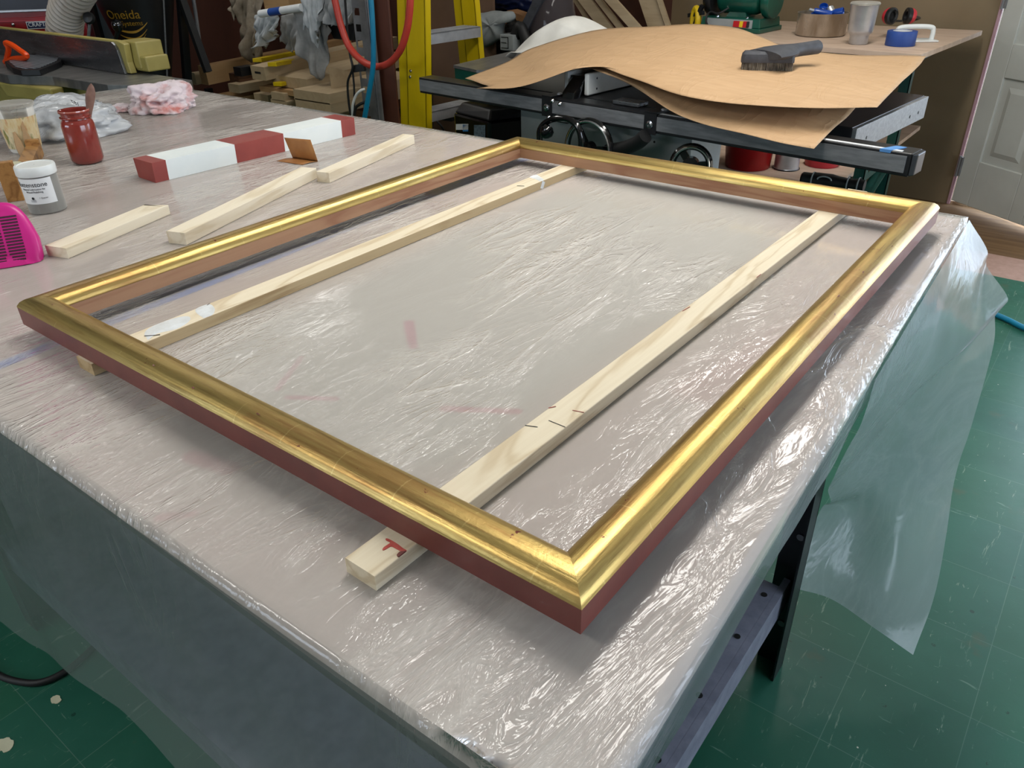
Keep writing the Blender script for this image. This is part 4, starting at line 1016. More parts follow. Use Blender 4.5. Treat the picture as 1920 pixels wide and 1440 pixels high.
# ================================================================ SIDE BENCH WITH PLYWOOD TOP
gb = thing('side_bench', 'dark green steel side bench with shelf against the back wall', 'bench', (0, 3.6, 0))
PLZ = .90
pl = [PZ(1400,82,PLZ), PZ(1727,102,PLZ), PZ(1785,66,PLZ), PZ(1600,30,PLZ), PZ(1380,40,PLZ)]
pl[3] = V(.40-.0,4.42,PLZ); pl[2] = PZ(1785,66,PLZ); pl = [V(-.75,3.55,PLZ), PZ(1727,102,PLZ), V(.52,4.42,PLZ), V(-.75,4.42,PLZ)]
m = MB(); m.prism([p-V(0,0,.022) for p in pl], (0,0,.022)); o = m.build('plywood_board', 'ply_edge', bevel=.001); tag(o, 'pale plywood board lying on the green side bench beside the wall', 'plywood board')
o.data.materials[0] = MT['light_board2'] = pm('pale_plywood', (208,184,164), (190,164,142), 3, .55, stretch=(2,8,2))
corner = PZ(1727,102,PLZ)
FXR = .385
for (x, y) in ((PY(1622,325,3.12).x,3.12),(FXR,3.72),(-.55,3.62),(-.55,4.3)):
    m = MB(); m.box(x-.045, x, y, y+.004, 0, PLZ-.024); m.box(x-.004, x, y, y+.045, 0, PLZ-.024); m.build('leg', 'green_steel', gb)
    if y < 3.2: MB().lathe([(.006,0),(.006,.003)], (x-.022, y-.001, .40), (0,-1,0), 12).build('bolt_or_hole', 'chrome', gb)
m = MB(); m.box(-.55, FXR, 3.62, 3.625, .82, PLZ-.024); m.box(FXR-.005, FXR, 3.62, 4.3, .82, PLZ-.024); m.build('top_rail', 'green_steel', gb)
m = MB(); m.prism([V(-.6,2.92,.43), V(.34,2.92,.43), V(.375,3.72,.43), V(.375,4.25,.43), V(-.6,4.25,.43)], (0,0,.02)); m.build('shelf_board', 'light_board2', gb)
m = MB(); m.beam((.372,3.15,.22),(.385,3.72,.44),.006,.055,up=(1,0,0)); m.build('brace', 'green_steel', gb)
m = MB(); m.box(.385,.39,3.15,3.72,.40,.428); m.build('shelf_rail', 'green_steel', gb)
# bench grinder
def grinder():
    bx = [PZ(1290,70,PLZ+.001), PZ(1425,64,PLZ+.001)]
    a = PZ(1424,64,PLZ+.001); d = V(-1,.10,0).normalized(); s_ = V(.10,1,0).normalized()
    t = thing('bench_grinder', 'green bench grinder with a red and yellow switch behind the brown paper', 'bench grinder', a)
    def G(x, y, z): return a+d*x+s_*y+V(0,0,z)
    def slab(x0,x1,y0,y1,z0,z1,ins=0):
        return [G(x0,y0,z0),G(x1,y0,z0),G(x1,y1,z0),G(x0,y1,z0),G(x0+ins,y0+ins,z1),G(x1-ins,y0+ins,z1),G(x1-ins,y1-ins,z1),G(x0+ins,y1-ins,z1)]
    m = MB(); m.hull8(slab(0,.36,0,.24,0,.022,.0)); m.hull8(slab(.008,.352,.008,.232,.022,.065,.006)); m.build('grinder_base', 'green_paint', t, bevel=.004)
    m = MB(); m.hull8([G(.05,.002,.018),G(.31,.002,.018),G(.31,.008,.018),G(.05,.008,.018),G(.05,.0045,.060),G(.31,.0045,.060),G(.31,.010,.060),G(.05,.010,.060)]); pn = m.build('switch_plate', 'machine_grey', t)
    for x0, x1, mt in ((.115,.150,'red_plastic'),(.095,.115,'yellow'),(.075,.095,'red_plastic'),(.065,.075,'black_plastic')):
        m = MB(); m.hull8([G(x0,-.012,.026),G(x1,-.012,.026),G(x1,.006,.026),G(x0,.006,.026),G(x0,-.008,.054),G(x1,-.008,.054),G(x1,.008,.054),G(x0,.008,.054)]); m.build('switch', mt, t, bevel=.002)
    mc = G(.18,.12,.15)
    m = MB(); m.lathe([(.001,-.125),(.045,-.125),(.066,-.112),(.075,-.09),(.075,.09),(.066,.112),(.045,.125),(.001,.125)], mc, d, 32); m.build('motor_housing', 'green_paint', t, smooth=True, angle=40)
    m = MB(); m.hull8([G(.12,.07,.062),G(.24,.07,.062),G(.24,.17,.062),G(.12,.17,.062),G(.14,.085,.10),G(.22,.085,.10),G(.22,.155,.10),G(.14,.155,.10)]); m.build('motor_foot', 'green_paint', t)
    for s2 in (-.165,.165):
        m = MB(); m.lathe([(.001,-.022),(.085,-.022),(.09,-.015),(.09,.015),(.085,.022),(.001,.022)], mc+d*s2, d, 32); m.build('wheel_guard', 'black_steel' if s2 > 0 else 'green_paint', t, smooth=True, angle=40)
    for i in range(5):
        an = 2*PI*i/5; MB().obox(mc-d*.1268+(s_*math.cos(an)+V(0,0,1)*math.sin(an))*.03, d, s_*math.cos(an)+V(0,0,1)*math.sin(an), (0,0,1), .0006, .010, .004).build('vent_slot', 'black_plastic', t)
    cord = [G(.20,.02,.11),G(.24,-.01,.085),G(.29,.0,.09),G(.31,-.005,.07),G(.30,-.02,.04),G(.26,-.04,.01)]
    MB().tube(spline(cord, 24), .005, 8).build('power_cord', 'rubber', t, smooth=True)
    for x in (.10,.27): MB().lathe([(.008,0),(.008,.006),(.004,.009)], G(x,.04,.065), (0,0,1), 10).build('bolt_or_hole', 'chrome', t)
grinder()
yc = PZ(1300,62,PLZ+.02)
o = thing('cord_reel', 'round yellow and black reel standing left of the bench grinder', 'reel', yc)
pc = PY(1304,38,3.85); MB().tube([pc+V(.35*math.cos(a),-.2*math.cos(a),math.sin(a))*.058 for a in [i*2*PI/28 for i in range(28)]], .017, 10, closed=True).build('reel_ring', 'yellow', o, smooth=True)
m = MB(); m.beam(pc+V(-.02,.01,-.07), pc+V(.04,-.02,.075), .02, .02, up=(0,1,0)); m.beam(pc+V(-.05,.02,.02), pc+V(.05,-.02,.04), .02, .02); m.build('reel_clip', 'black_plastic', o)
# steel pot with blue tape guns / fittings
def pot():
    c = PZ(1536,58,PLZ+.001); e = PZ(1478,50,PLZ); r = .118; c = PZ(1536,71,PLZ+.001)+Vector((CAM-PZ(1536,71,PLZ)).xy.normalized().to_3d())*(-r); c.z = PLZ+.001
    t = thing('steel_pot', 'wide stained stainless steel pot full of blue fittings', 'pot', c)
    MB().lathe([(.001,0),(r-.006,0),(r,.006),(r,.098),(r+.003,.101),(r+.003,.103),(r-.002,.103),(r-.002,.01),(.001,.008)], c, n=48, cap=(False,False)).build('pot_body', 'pot_steel', t, smooth=True, angle=50)
    specs = [((-.045,.0,.085),(.9,-.3,.5),'blue','aluminium'),((.01,-.03,.10),(.8,.5,-.25),'blue','aluminium'),((.055,.01,.10),(1,.1,.2),'blue','chrome'),((-.02,.05,.10),(.2,-.6,.8),'blue','aluminium'),((.03,.05,.09),(-.6,.3,.6),'alu','chrome')]
    labs = ['blue fitting sticking up at the left side of the steel pot','large open-ended blue fitting in the middle of the steel pot','blue fitting with chrome tip at the right side of the steel pot','small blue fitting at the back of the steel pot','bare metal fitting lying at the back of the steel pot']
    for (p, d, cl, c2), lab in zip(specs, labs):
        p = c+V(*p); d = V(*d).normalized(); f = thing('air_fitting', lab, 'fitting', p)
        MB().lathe([(.010,-.05),(.014,-.045),(.015,-.01),(.019,.0),(.021,.035),(.018,.037),(.015,.02),(.001,.02)], p, d, 18).build('fitting_body', 'blue_anod' if cl == 'blue' else 'aluminium', f, smooth=True, angle=40)
        MB().lathe([(.001,-.075),(.007,-.072),(.008,-.05)], p, d, 14).build('nozzle', c2, f, smooth=True)
MT['pot_steel'] = pm('stained_steel', (196,186,172), (150,136,118), 5, .3, metal=.6, stretch=(3,3,1), rvar=.2)
MT['blue_anod'] = pm('blue_paint_metal', (20,74,170), (14,60,150), 8, .3, coat=.3)
pot()
def tumbler():
    c = PZ(1608,84,PLZ+.001)+Vector((CAM-PZ(1608,84,PLZ)).xy.normalized().to_3d())*(-.036); c.z = PLZ+.001; 
    t = thing('metal_tumbler', 'dented brushed aluminium tumbler standing right of the steel pot', 'tumbler', c)
    MB().lathe([(.001,0),(.038,0),(.041,.004),(.041,.035),(.044,.042),(.052,.048),(.055,.06),(.060,.16),(.062,.163),(.060,.165),(.057,.163),(.052,.06),(.001,.05)], c, n=40, cap=(False,False)).build('tumbler_body', 'aluminium', t, smooth=True, angle=50)
    MB().lathe([(.064,.163),(.065,.168),(.060,.174),(.001,.176)], c, n=40, cap=(True,False)).build('lid', 'clear_plastic', t, smooth=True)
tumbler()
def roll():
    c = PZ(1686,88,PLZ+.001)+Vector((CAM-PZ(1686,88,PLZ)).xy.normalized().to_3d())*(-.06); c.z = PLZ+.001
    t = thing('tape_roll', 'roll of blue masking tape lying flat on the plywood board', 'tape roll', c)
    MB().lathe([(.040,0),(.062,0),(.063,.002),(.063,.058),(.062,.060),(.040,.060),(.040,0)], c, n=48, cap=(False,False)).build('tape', 'blue_tape', t, smooth=True, angle=40)
    MB().lathe([(.0375,0),(.0400,0),(.0400,.0605),(.0375,.0605),(.0375,0)], c, n=48, cap=(False,False)).build('cardboard_core', 'label_white', t, smooth=True, angle=40)
roll()
def earmuffs():
    c = PZ(1668,58,PLZ); t = thing('ear_muffs', 'black and red ear muffs lying behind the tape roll', 'ear muffs', c)
    for (u, v, yy, nx, r) in ((1668,30,3.93,(.9,-.4,0),.036),(1706,30,3.98,(-.8,-.6,.1),.034)):
        p = PY(u, v, yy); n_ = V(*nx).normalized()
        MB().lathe([(.001,-.022),(.8*r,-.020),(r,-.008),(r,.0)], p, n_, 28).build('cup_shell', 'earmuff_red', t, smooth=True)
        MB().lathe([(r,0),(r*1.06,.006),(r*1.04,.018),(r*.8,.022),(r*.55,.018),(r*.5,.008),(.001,.006)], p, n_, 28).build('ear_cushion', 'black_plastic', t, smooth=True)
    a = PY(1660,34,3.93); b = PY(1716,30,3.98)
    MB().tube(spline([a, a+V(.0,.1,-.02), (a+b)/2+V(0,.16,-.03), b+V(0,.1,-.02), b], 20), .005, 8).build('headband', 'black_plastic', t, smooth=True)
earmuffs()
def trowel():
    p0 = PZ(1682,80,PLZ+.001); p1 = PZ(1760,79,PLZ+.001); p2 = PZ(1762,72,PLZ+.001)
    t = thing('grout_float', 'white plastic float with arched handle beside the tape roll', 'float', p1)
    d = (p1-p0).normalized(); s_ = V(-d.y, d.x, 0); L = (p1-p0).length
    m = MB(); m.hull8([p0-d*.02, p1, p1+s_*.10, p0-d*.02+s_*.10]+[q+V(0,0,.007) for q in (p0-d*.02, p1, p1+s_*.10, p0-d*.02+s_*.10)]); m.build('float_plate', 'white_plastic', t, bevel=.002)
    h0 = p0+d*(L*.05)+s_*.05; h1 = p1-d*.015+s_*.05
    pts = [h0+V(0,0,.006), h0+V(0,0,.040), h0+d*.012+V(0,0,.058), (h0+h1)/2+V(0,0,.062), h1-d*.012+V(0,0,.058), h1+V(0,0,.040), h1+V(0,0,.006)]
    MB().tube(spline(pts, 40), .0105, 12).build('handle', 'white_plastic', t, smooth=True)
trowel()
# things on the shelf under the saw extension
def bucket():
    c = PZ(1392,322,.4505)+V(-.02,.10,0); c.z = .4505; r = .105
    t = thing('red_bucket', 'red plastic bucket on the low shelf under the saw rail', 'bucket', c)
    MB().lathe([(.001,0),(r-.012,0),(r-.008,.004),(r+.012,.22),(r+.018,.222),(r+.018,.232),(r+.010,.232),(r-.010,.006)], c, n=40, cap=(False,False)).build('bucket_body', 'bucket_red', t, smooth=True, angle=40)
    pts = [c+V((r+.016)*math.cos(a), (r+.016)*math.sin(a), .20-.07*math.sin((a-PI)) if False else .20-.075*math.sin(PI*(i/20))) for i, a in enumerate([PI+.2+(PI-.4)*k/20 for k in range(21)])]
    MB().tube(pts, .003, 8).build('bucket_handle', 'aluminium', t, smooth=True)
bucket()
def can():
    c = PZ(1470,321,.4505)+V(-.01,.05,0); c.z = .4505
    t = thing('tin_can', 'short dented metal can on the low shelf between the red bucket and the black tool', 'can', c)
    MB().lathe([(.001,0),(.054,0),(.056,.003),(.053,.006),(.053,.09),(.055,.094),(.053,.098),(.001,.096)], c, n=36, cap=(False,False)).build('can_body', 'aluminium', t, smooth=True, angle=40)
    MB().lathe([(.0565,0),(.058,.002),(.0565,.005)], c, n=36, cap=(False,False)).build('bottom_rim', 'black_plastic', t)
can()
def blacktool():
    a = PZ(1512,335,.475); b = PZ(1588,345,.478); d = (b-a).normalized()
    t = thing('black_tool', 'black handheld power tool lying on the low shelf under the saw rail', 'power tool', (a+b)/2)
    MB().lathe([(.001,-.0),(.022,.0),(.026,.006),(.026,.04),(.030,.05),(.031,.12),(.026,.15),(.022,.19),(.026,.22),(.024,.25),(.001,.25)], a-d*.02, d, 24).build('tool_body', 'black_plastic', t, smooth=True, angle=30)
    for x in (.045,.185,.225): MB().lathe([(.0315,x),(.0325,x+.002),(.0315,x+.006)], a-d*.02, d, 24, cap=(False,False)).build('grey_band', 'machine_grey', t)
    q = a+d*.06+V(0,-.026,.012); pts = [q+d*(.028*math.cos(u_)+.02)+V(0,-.004,.014*math.sin(u_)) for u_ in [i*PI/8 for i in range(9)]]
    MB().tube(pts, .003, 6).build('grey_trim', 'machine_grey', t)
blacktool()
c = PZ(1520,322,.4505)+V(0,.14,0); c.z = .4505
o = MB().lathe([(.001,0),(.07,0),(.078,.03),(.07,.07),(.001,.075)], c, n=30).build('red_lid_box', 'earmuff_red', smooth=True); tag(o, 'dark pink plastic tub behind the black tool on the low shelf', 'tub')
o = thing('green_bottle', 'green and white labelled bottle standing on the shelf near the green bench leg', 'bottle', V(.30,3.38,.4505))
cc = V(.30,3.38,.4505)
MB().lathe([(.001,0),(.060,0),(.062,.004),(.062,.12)], cc, n=30, cap=(False,False)).build('green_part', 'green_label', o, smooth=True)
MB().lathe([(.062,.12),(.062,.20)], cc, n=30, cap=(False,False)).build('white_part', 'label_white', o, smooth=True)
MB().lathe([(.062,.20),(.062,.25),(.04,.28),(.02,.29),(.02,.31),(.001,.31)], cc, n=30, cap=(False,False)).build('blue_part', 'blue_label', o, smooth=True)
# power-tool battery / canister left of the saw
def canister():
    a = PY(858,262,2.42); b = PY(935,275,2.36)
    t = thing('black_bin', 'glossy black plastic bin with a printed label under the left end of the saw rail', 'bin', V((a.x+b.x)/2, 2.5, 0))
    m = MB(); x0, x1 = a.x, b.x; 
    m.hull8([V(x0,2.42,0),V(x1-.05,2.36,0),V(x1+.1,2.62,0),V(x0+.12,2.70,0),V(x0-.01,2.41,.66),V(x1-.045,2.35,.66),V(x1+.11,2.62,.66),V(x0+.12,2.71,.66)]); m.build('bin_body', 'black_gloss', t, bevel=.012)
    m = MB(); m.hull8([V(x0-.003,2.405,.66),V(x1-.042,2.345,.66),V(x1+.115,2.625,.66),V(x0+.12,2.715,.66),V(x0+.02,2.44,.705),V(x1-.06,2.38,.705),V(x1+.09,2.59,.705),V(x0+.125,2.68,.705)]); m.build('bin_lid', 'black_plastic', t, bevel=.010)
    def lab(u0,v0,u1,v1,mt,nm):
        ps = []
        for (u, v) in ((u0,v1),(u1,v1),(u1,v0),(u0,v0)):
            # hit the slanted front face
            n_ = V(2.36-2.42, -(x1-.05-x0), 0).normalized(); p_ = V(x0,2.42-.004,0); d = ray(u, v); ps.append(CAM+d*((p_-CAM).dot(n_)/d.dot(n_)))
        n_ = V(2.36-2.42, -(x1-.05-x0), 0).normalized()
        if n_.y > 0: n_ = -n_
        ps = [p_+n_*.006 for p_ in ps]
        MB().hull8(ps+[p_+n_*.0012 for p_ in ps]).build(nm, mt, t) if False else MB().add(ps+[p_+n_*.0012 for p_ in ps], [(4,5,6,7),(0,1,5,4),(1,2,6,5),(2,3,7,6),(3,0,4,7)]).build(nm, mt, t)
    lab(857,232,880,243,'label_white','label'); lab(870,233,880,246,'blue_label','label'); lab(891,234,912,280,'label_grey','label')
MT['label_grey'] = pm('printed_grey_label', (120,138,150), (80,96,108), 120, .5)
canister()
for (u0,v0,u1,v1,y_,nm,lab) in ((935,200,968,216,2.75,'wood_board','upper pale board end stacked beside the saw cabinet'),(935,220,968,252,2.75,'wood_board','lower pale board end stacked beside the saw cabinet')):
    a = PY(u0,v1,y_); b = PY(u1,v0,y_); zl = a.z; o = MB().box(a.x,b.x,y_,y_+.5,zl,b.z).build(nm,'oak',bevel=.002); tag(o, lab, 'wooden board', 'boards beside the saw cabinet')

# ================================================================ JOINTER
JZ = .86
jo = thing('jointer', 'long mustard yellow jointer machine with a steel fence behind the left end of the bench', 'jointer', (-2.8, 1.4, 0))
m = MB(); m.prism([V(-1.88,1.45,JZ-.04), V(-2.0,1.57,JZ-.04), V(-4.1,1.57,JZ-.04), V(-4.1,1.20,JZ-.04), V(-2.9,1.20,JZ-.04), V(-2.66,1.29,JZ-.04), V(-2.22,1.31,JZ-.04)], (0,0,.04)); m.build('bed', 'cast_iron', jo, bevel=.002)
fy = 1.494; xt = PY(215,80,fy).x; fzt = .991; xr = -2.404
poly = [V(-4.0,fy,JZ+.002), V(xr,fy,JZ+.002), V(xr-.012,fy,JZ+.06), V(xt+.002,fy,fzt-.03), V(xt-.010,fy,fzt-.010), V(xt-.03,fy,fzt), V(-4.0,fy,fzt)]
m = MB(); m.prism(poly, (0,.012,0)); m.build('fence', 'steel', jo, bevel=.001)
m = MB(); poly2 = [V(-4.0,fy+.0125,JZ+.004), V(xr+.03,fy+.0125,JZ+.004), V(xr+.02,fy+.0125,JZ+.05), V(xt+.05,fy+.0125,fzt-.005), V(xt,fy+.0125,fzt+.006), V(-4.0,fy+.0125,fzt+.006)]
m.prism(poly2, (0,.03,0)); m.build('fence_casting', 'jointer_yellow', jo, bevel=.004)
m = MB(); m.box(xt-.05, xt+.09, fy+.045, fy+.17, JZ+.02, fzt+.002); m.box(xt+.0, xt+.135, fy+.05, fy+.16, JZ+.012, JZ+.075); m.build('fence_bracket', 'jointer_yellow', jo, bevel=.006)
m = MB(); m.hull8([V(-4.0,1.27,.58),V(-2.05,1.36,.58),V(-2.05,1.54,.58),V(-4.0,1.54,.58),V(-4.0,1.23,JZ-.041),V(-1.92,1.43,JZ-.041),V(-2.0,1.56,JZ-.041),V(-4.0,1.56,JZ-.041)]); m.build('base_casting', 'jointer_yellow', jo, bevel=.01)
m = MB(); m.hull8([V(-2.98,1.20,.755),V(-2.62,1.24,.755),V(-2.62,1.30,.755),V(-2.98,1.30,.755),V(-3.02,1.19,.82),V(-2.60,1.24,.82),V(-2.60,1.30,.82),V(-3.02,1.30,.82)]); m.build('side_casting', 'jointer_yellow', jo, bevel=.008)
m = MB(); m.box(-3.9,-2.2,1.28,1.55,0,.58); m.build('stand', 'jointer_yellow', jo, bevel=.01)
def pushblock():
    ps = [PZ(u,v,.8601) for u,v in ((12,126),(26,138),(42,143),(78,142),(116,126),(120,118),(100,112),(52,112))]
    t = thing('push_block', 'black push block with a bright orange handle on the jointer bed', 'push block', V(-2.85,1.27,.8601))
    c = sum(ps, Vector())/len(ps); m = MB(); m.prism(ps, (0,0,.026)); m.build('block_base', 'black_plastic', t, bevel=.003)
    top = [c+(p-c)*.86+V(0,0,.0265) for p in ps]; m = MB(); m.prism(top, (0,0,.002)); m.build('ribbed_plate', MT['ribbed'], t)
    y = c.y; P_ = [PY(12,114,y-.02), PY(16,92,y-.02), PY(11,81,y-.02), PY(22,84,y-.02), PY(38,95,y-.02), PY(50,104,y-.02), PY(44,109,y-.02), PY(28,110,y-.02), PY(10,116,y-.02)]
    MB().tube(spline(P_[:1]+P_[1:], 40), [.013]*41, 10).build('handle', 'orange', t, smooth=True)
def ribbed():
    m, t, p = newmat('ribbed_grey_rubber'); p.inputs['Roughness'].default_value = .4; v = t.coord(); sp = t.add('ShaderNodeSeparateXYZ'); t.link(v, sp.inputs[0])
    f = t.math('SINE', t.math('MULTIPLY', sp.outputs[1], 260)); t.link(t.ramp(t.math('MULTIPLY_ADD', f, .5, .5), [(.6, lin((62,66,72))), (.85, lin((140,146,152)))]), p.inputs['Base Color']); return m
MT['ribbed'] = ribbed()
pushblock()

# ================================================================ LEFT BACKGROUND
# red tool chest
def chest():
    A = PY(50,45,1.80); n_ = V(.72,-.69,0).normalized(); d = V(.69,.72,0).normalized()
    def PP(u, v): r_ = ray(u, v); return CAM + r_*((A-CAM).dot(n_)/r_.dot(n_))
    t = thing('tool_chest', 'red metal tool chest with a navy badge in the top left corner', 'tool chest', V(A.x, A.y, 0))
    L0, L1 = PP(-60,60), PP(166,60); x0 = (L0-A).dot(d); x1 = (L1-A).dot(d)
    def Q(x, y, z): return V(A.x, A.y, 0)+d*x-n_*y+V(0,0,z)
    def bxx(x0,x1,y0,y1,z0,z1,nm,mt,bv=0):
        m = MB(); m.hull8([Q(x0,y0,z0),Q(x1,y0,z0),Q(x1,y1,z0),Q(x0,y1,z0),Q(x0,y0,z1),Q(x1,y0,z1),Q(x1,y1,z1),Q(x0,y1,z1)]); return m.build(nm, mt, t, bevel=bv)
    zt = PP(40,-30).z; zd = PP(40,25).z; zl = PP(40,39).z
    bxx(x0,x1,.0,.10,.05,zt,'chest_body','toolbox_red',.006)
    xm = (PP(98,20)-A).dot(d)
    dr = bxx(x0+.02,x1-.05,-.014,0,zd+.012,zt-.03,'drawer','navy_black',.003); bxx(x0+.02,x1-.05,-.022,-.014,zd+.008,zd+.020,'drawer_handle','aluminium',.002)
    bxx(x0+.02,x1-.05,-.010,0,.42,zd-.02,'drawer','toolbox_red',.003); bxx(x0+.02,x1-.05,-.014,-.009,zl-.001,zl+.002,'trim_line','earmuff_red')
    a, b = PP(52,47), PP(104,53); bx0 = (a-A).dot(d); bx1 = bx0+.19; zb0 = PP(60,54).z; zb1 = PP(60,40).z
    bd = bxx(bx0,bx1,-.016,-.010,zb0,zb1,'badge_border','label_white'); bxx(bx0+.004,bx1-.004,-.0175,-.016,zb0+.004,zb1-.004,'badge','navy')
    text_mesh('badge_lettering', 'CRAFTSMAN', Q(bx0+.009,-.018,zb0+.0125), d, (0,0,1), (zb1-zb0)*.78, 'label_white', bd, depth=.0006)
    k = PP(26,46); MB().lathe([(.009,0),(.009,.004),(.004,.006)], k+n_*.010, n_, 16).build('lock', 'chrome', t, smooth=True)
    return Q, x1
MT['navy'] = pm('navy_enamel', (22,34,72), (18,28,60), 6, .3)
MT['navy_black'] = pm('navy_black_enamel', (20,24,40), (14,17,30), 6, .3, coat=.3)
CQ, cx_ = chest()
# corrugated cream duct
def duct():
    P_ = spline([PY(160,-40,1.72), PY(138,-6,1.72), PY(124,28,1.72), PY(121,70,1.72), PY(123,110,1.72)], 150)
    rr = [.083+.006*math.sin(i*2*PI/8) for i in range(151)]
    o = MB().tube(P_, rr, 24).build('dust_duct', 'hose_cream', smooth=True, angle=180); tag(o, 'cream corrugated dust hose rising from behind the jointer fence', 'hose')
duct()
# blue-grey machine column and black edge
a = PY(186,30,2.46); b = PY(232,30,2.46)
o = thing('machine_column', 'blue-grey machine column with a black lever between the tool chest and dust cyclone', 'machine', V(a.x, 2.5, 0))
m = MB(); m.hull8([V(a.x,2.46,.0),V(b.x+.16,2.46,.0),V(b.x+.16,2.60,.0),V(a.x,2.60,.0),V(a.x-.01,2.46,1.5),V(b.x+.16,2.46,1.5),V(b.x+.16,2.60,1.5),V(a.x-.01,2.60,1.5)]); m.build('column', 'machine_blue', o, bevel=.004)
m = MB(); m.hull8([V(a.x-.07,2.44,.0),V(a.x-.002,2.44,.0),V(a.x-.002,2.6,.0),V(a.x-.07,2.6,.0),V(a.x-.09,2.44,1.5),V(a.x-.012,2.44,1.5),V(a.x-.012,2.6,1.5),V(a.x-.09,2.6,1.5)]); m.build('edge_post', 'black_steel', o)
MB().tube([PY(217,72,1.80), PY(221,58,1.80), PY(220,50,1.80)], [.010,.012,.012], 10).build('lever', 'black_plastic', o, smooth=True)
MB().lathe([(.001,-.03),(.018,-.024),(.026,-.01),(.028,.006),(.022,.02),(.001,.028)], PY(220,48,1.80), (0,0,1), 20).build('lever_knob', 'black_gloss', o, smooth=True)
o = thing('clamp_lever', 'small dark clamp lever hanging in front of the red tool chest', 'clamp', PY(168,45,1.74))
MB().tube([PY(166,68,1.74), PY(168,45,1.74)], .008, 8).build('lever_rod', 'rail_grey', o); MB().lathe([(.001,-.02),(.026,-.012),(.030,0),(.024,.014),(.001,.02)], PY(167,34,1.74), (.5,-.6,.3), 18).build('lever_knob', 'black_plastic', o, smooth=True)
# cyclone
def cyclone():
    c0 = PY(262,34,2.2); ax = V(c0.x, c0.y, 0)
    t = thing('dust_cyclone', 'tall black cone-shaped dust collector with gold lettering and arcs', 'dust collector', ax)
    def Rz(z): return .205+(z-1.07)*.26
    MB().lathe([(.001,.42),(Rz(.42),.42),(Rz(.8),.8),(Rz(1.07),1.07),(Rz(1.5),1.5),(Rz(1.5),1.9),(.001,1.9)], ax, n=60).build('cone', 'black_plastic', t, smooth=True, angle=60)
    a = math.atan2(CAM.y-c0.y, CAM.x-c0.x)
    def put(s, z, size, da, depth=.0006):
        R_ = Rz(z)+.003; p = ax+V(math.cos(a+da)*R_, math.sin(a+da)*R_, z)
        text_mesh('lettering', s, p, (1,0,0), (0,0,1), size, 'gold_ink', t, depth=depth, wrap=((ax.x, ax.y, 0), R_), align='CENTER', slope=.26)
    zc = c0.z
    put('Oneida', zc+.014, .064, -.47); put('Air Systems', zc-.022, .036, -.42)
    for k, (dz, wd, an) in enumerate(((-.036,.012,.50),(-.070,.009,.46),(-.094,.006,.40))):
        rows = [[], []]
        for i in range(25):
            q = -1+2*i/24; z = zc+dz-.020*(1-q*q)+.026*(q > 0)*q*q; w2 = wd*(.35+.65*(1-abs(q)**2)); R_ = Rz(z)+.003; aa = a-.32+an*q
            rows[0].append(ax+V(math.cos(aa)*R_, math.sin(aa)*R_, z-w2/2)); rows[1].append(ax+V(math.cos(aa)*R_, math.sin(aa)*R_, z+w2/2))
        m = MB(); m.fixn = False; m.grid(rows); m.build('gold_arc', 'gold_ink', t, solid=.001)
    MB().tube([ax+V(math.cos(a+.75)*(Rz(z)+.003), math.sin(a+.75)*(Rz(z)+.003), z) for z in (.45,.8,1.5)], .005, 6).build('seam_bead', 'rail_grey', t)
    m = MB(); m.beam(PY(338,-20,2.35), PY(352,160,2.35), .045, .03); m.build('stand_leg', 'black_steel', t)
    m = MB(); m.beam(PY(340,-4,2.35), PY(390,135,2.35), .04, .03); m.build('stand_leg', 'black_steel', t)
cyclone()
o = MB().tube(spline([PY(361,-10,2.45), PY(366,20,2.45), PY(373,70,2.45), PY(379,125,2.45)], 16), .011, 10).build('metal_conduit', 'galvanised', smooth=True); tag(o, 'thin grey metal conduit running down beside the dust collector stand', 'conduit')
# steel stand under the jointer end / rack foot
# ---- lumber rack
def board(u, v, y0, ln, wd, h, mat, lab, tilt=0, skew=0, cat='wooden board', nm='wood_board', grp=None):
    """u,v = pixel of the lower left corner of the end face"""
    a = PY(u, v, y0); b = a+V(skew, ln, tilt)
    m = MB(); L = (b-a).length
    rows = []
    for i in range(9):
        x = L*i/8; rows.append([V(x,-wd,0),V(x,0,0),V(x,0,h),V(x,-wd,h)])
    m.grid(rows, closed=True); m.add(rows[0], [(3,2,1,0)]); m.add(rows[-1], [(0,1,2,3)])
    o = m.build(nm, mat, bevel=.002, loc=a, keep=True); o.rotation_euler = (0, -math.asin((b.z-a.z)/L), math.atan2(b.y-a.y, b.x-a.x)); return tag(o, lab, cat, grp)
board(379,158,2.60,1.25,.075,.115,'oak','wide light brown board on edge, highest at the left of the lumber rack', .04)
board(361,158,2.66,.5,.05,.075,'light_board','short pale board end at the far left of the lumber rack', 0)
board(432,154,2.66,.35,.10,.055,'brown_board','short dark brown offcut in the lumber rack')
board(430,172,2.60,.45,.11,.05,'light_board','small square pale block end below the dark brown offcut')
board(412,189,2.62,1.0,.24,.045,'oak','long tan board lying flat, lowest at the left of the lumber rack', 0)
board(478,190,2.66,.8,.14,.05,'light_board','tan board just right of the small square block in the rack')
sb = board(474,148,2.55,1.1,.13,.075,'light_board','pale board with a dark slot in its end, middle of the lumber rack', .05)
sb['_o'] = (0,0,0); MB().box(-.001,.001,-.09,-.035,.034,.046).build('end_slot', 'ink', sb)
def yellow_level(u0, v0, u1, v1, y0, y1, lab, h=.022, wd=.055):
    a = PY(u0, v0, y0); b = PY(u1, v1, y1); m = MB(); m.beam(a, b, wd, h); o = m.build('spirit_level', 'ladder', bevel=.002); tag(o, lab, 'level'); return o
yellow_level(482,113,580,94,2.66,3.6,'yellow bar lying behind the wide board in the rack')
yellow_level(510,121,640,97,2.56,3.5,'long yellow bar on top of the slotted pale board')
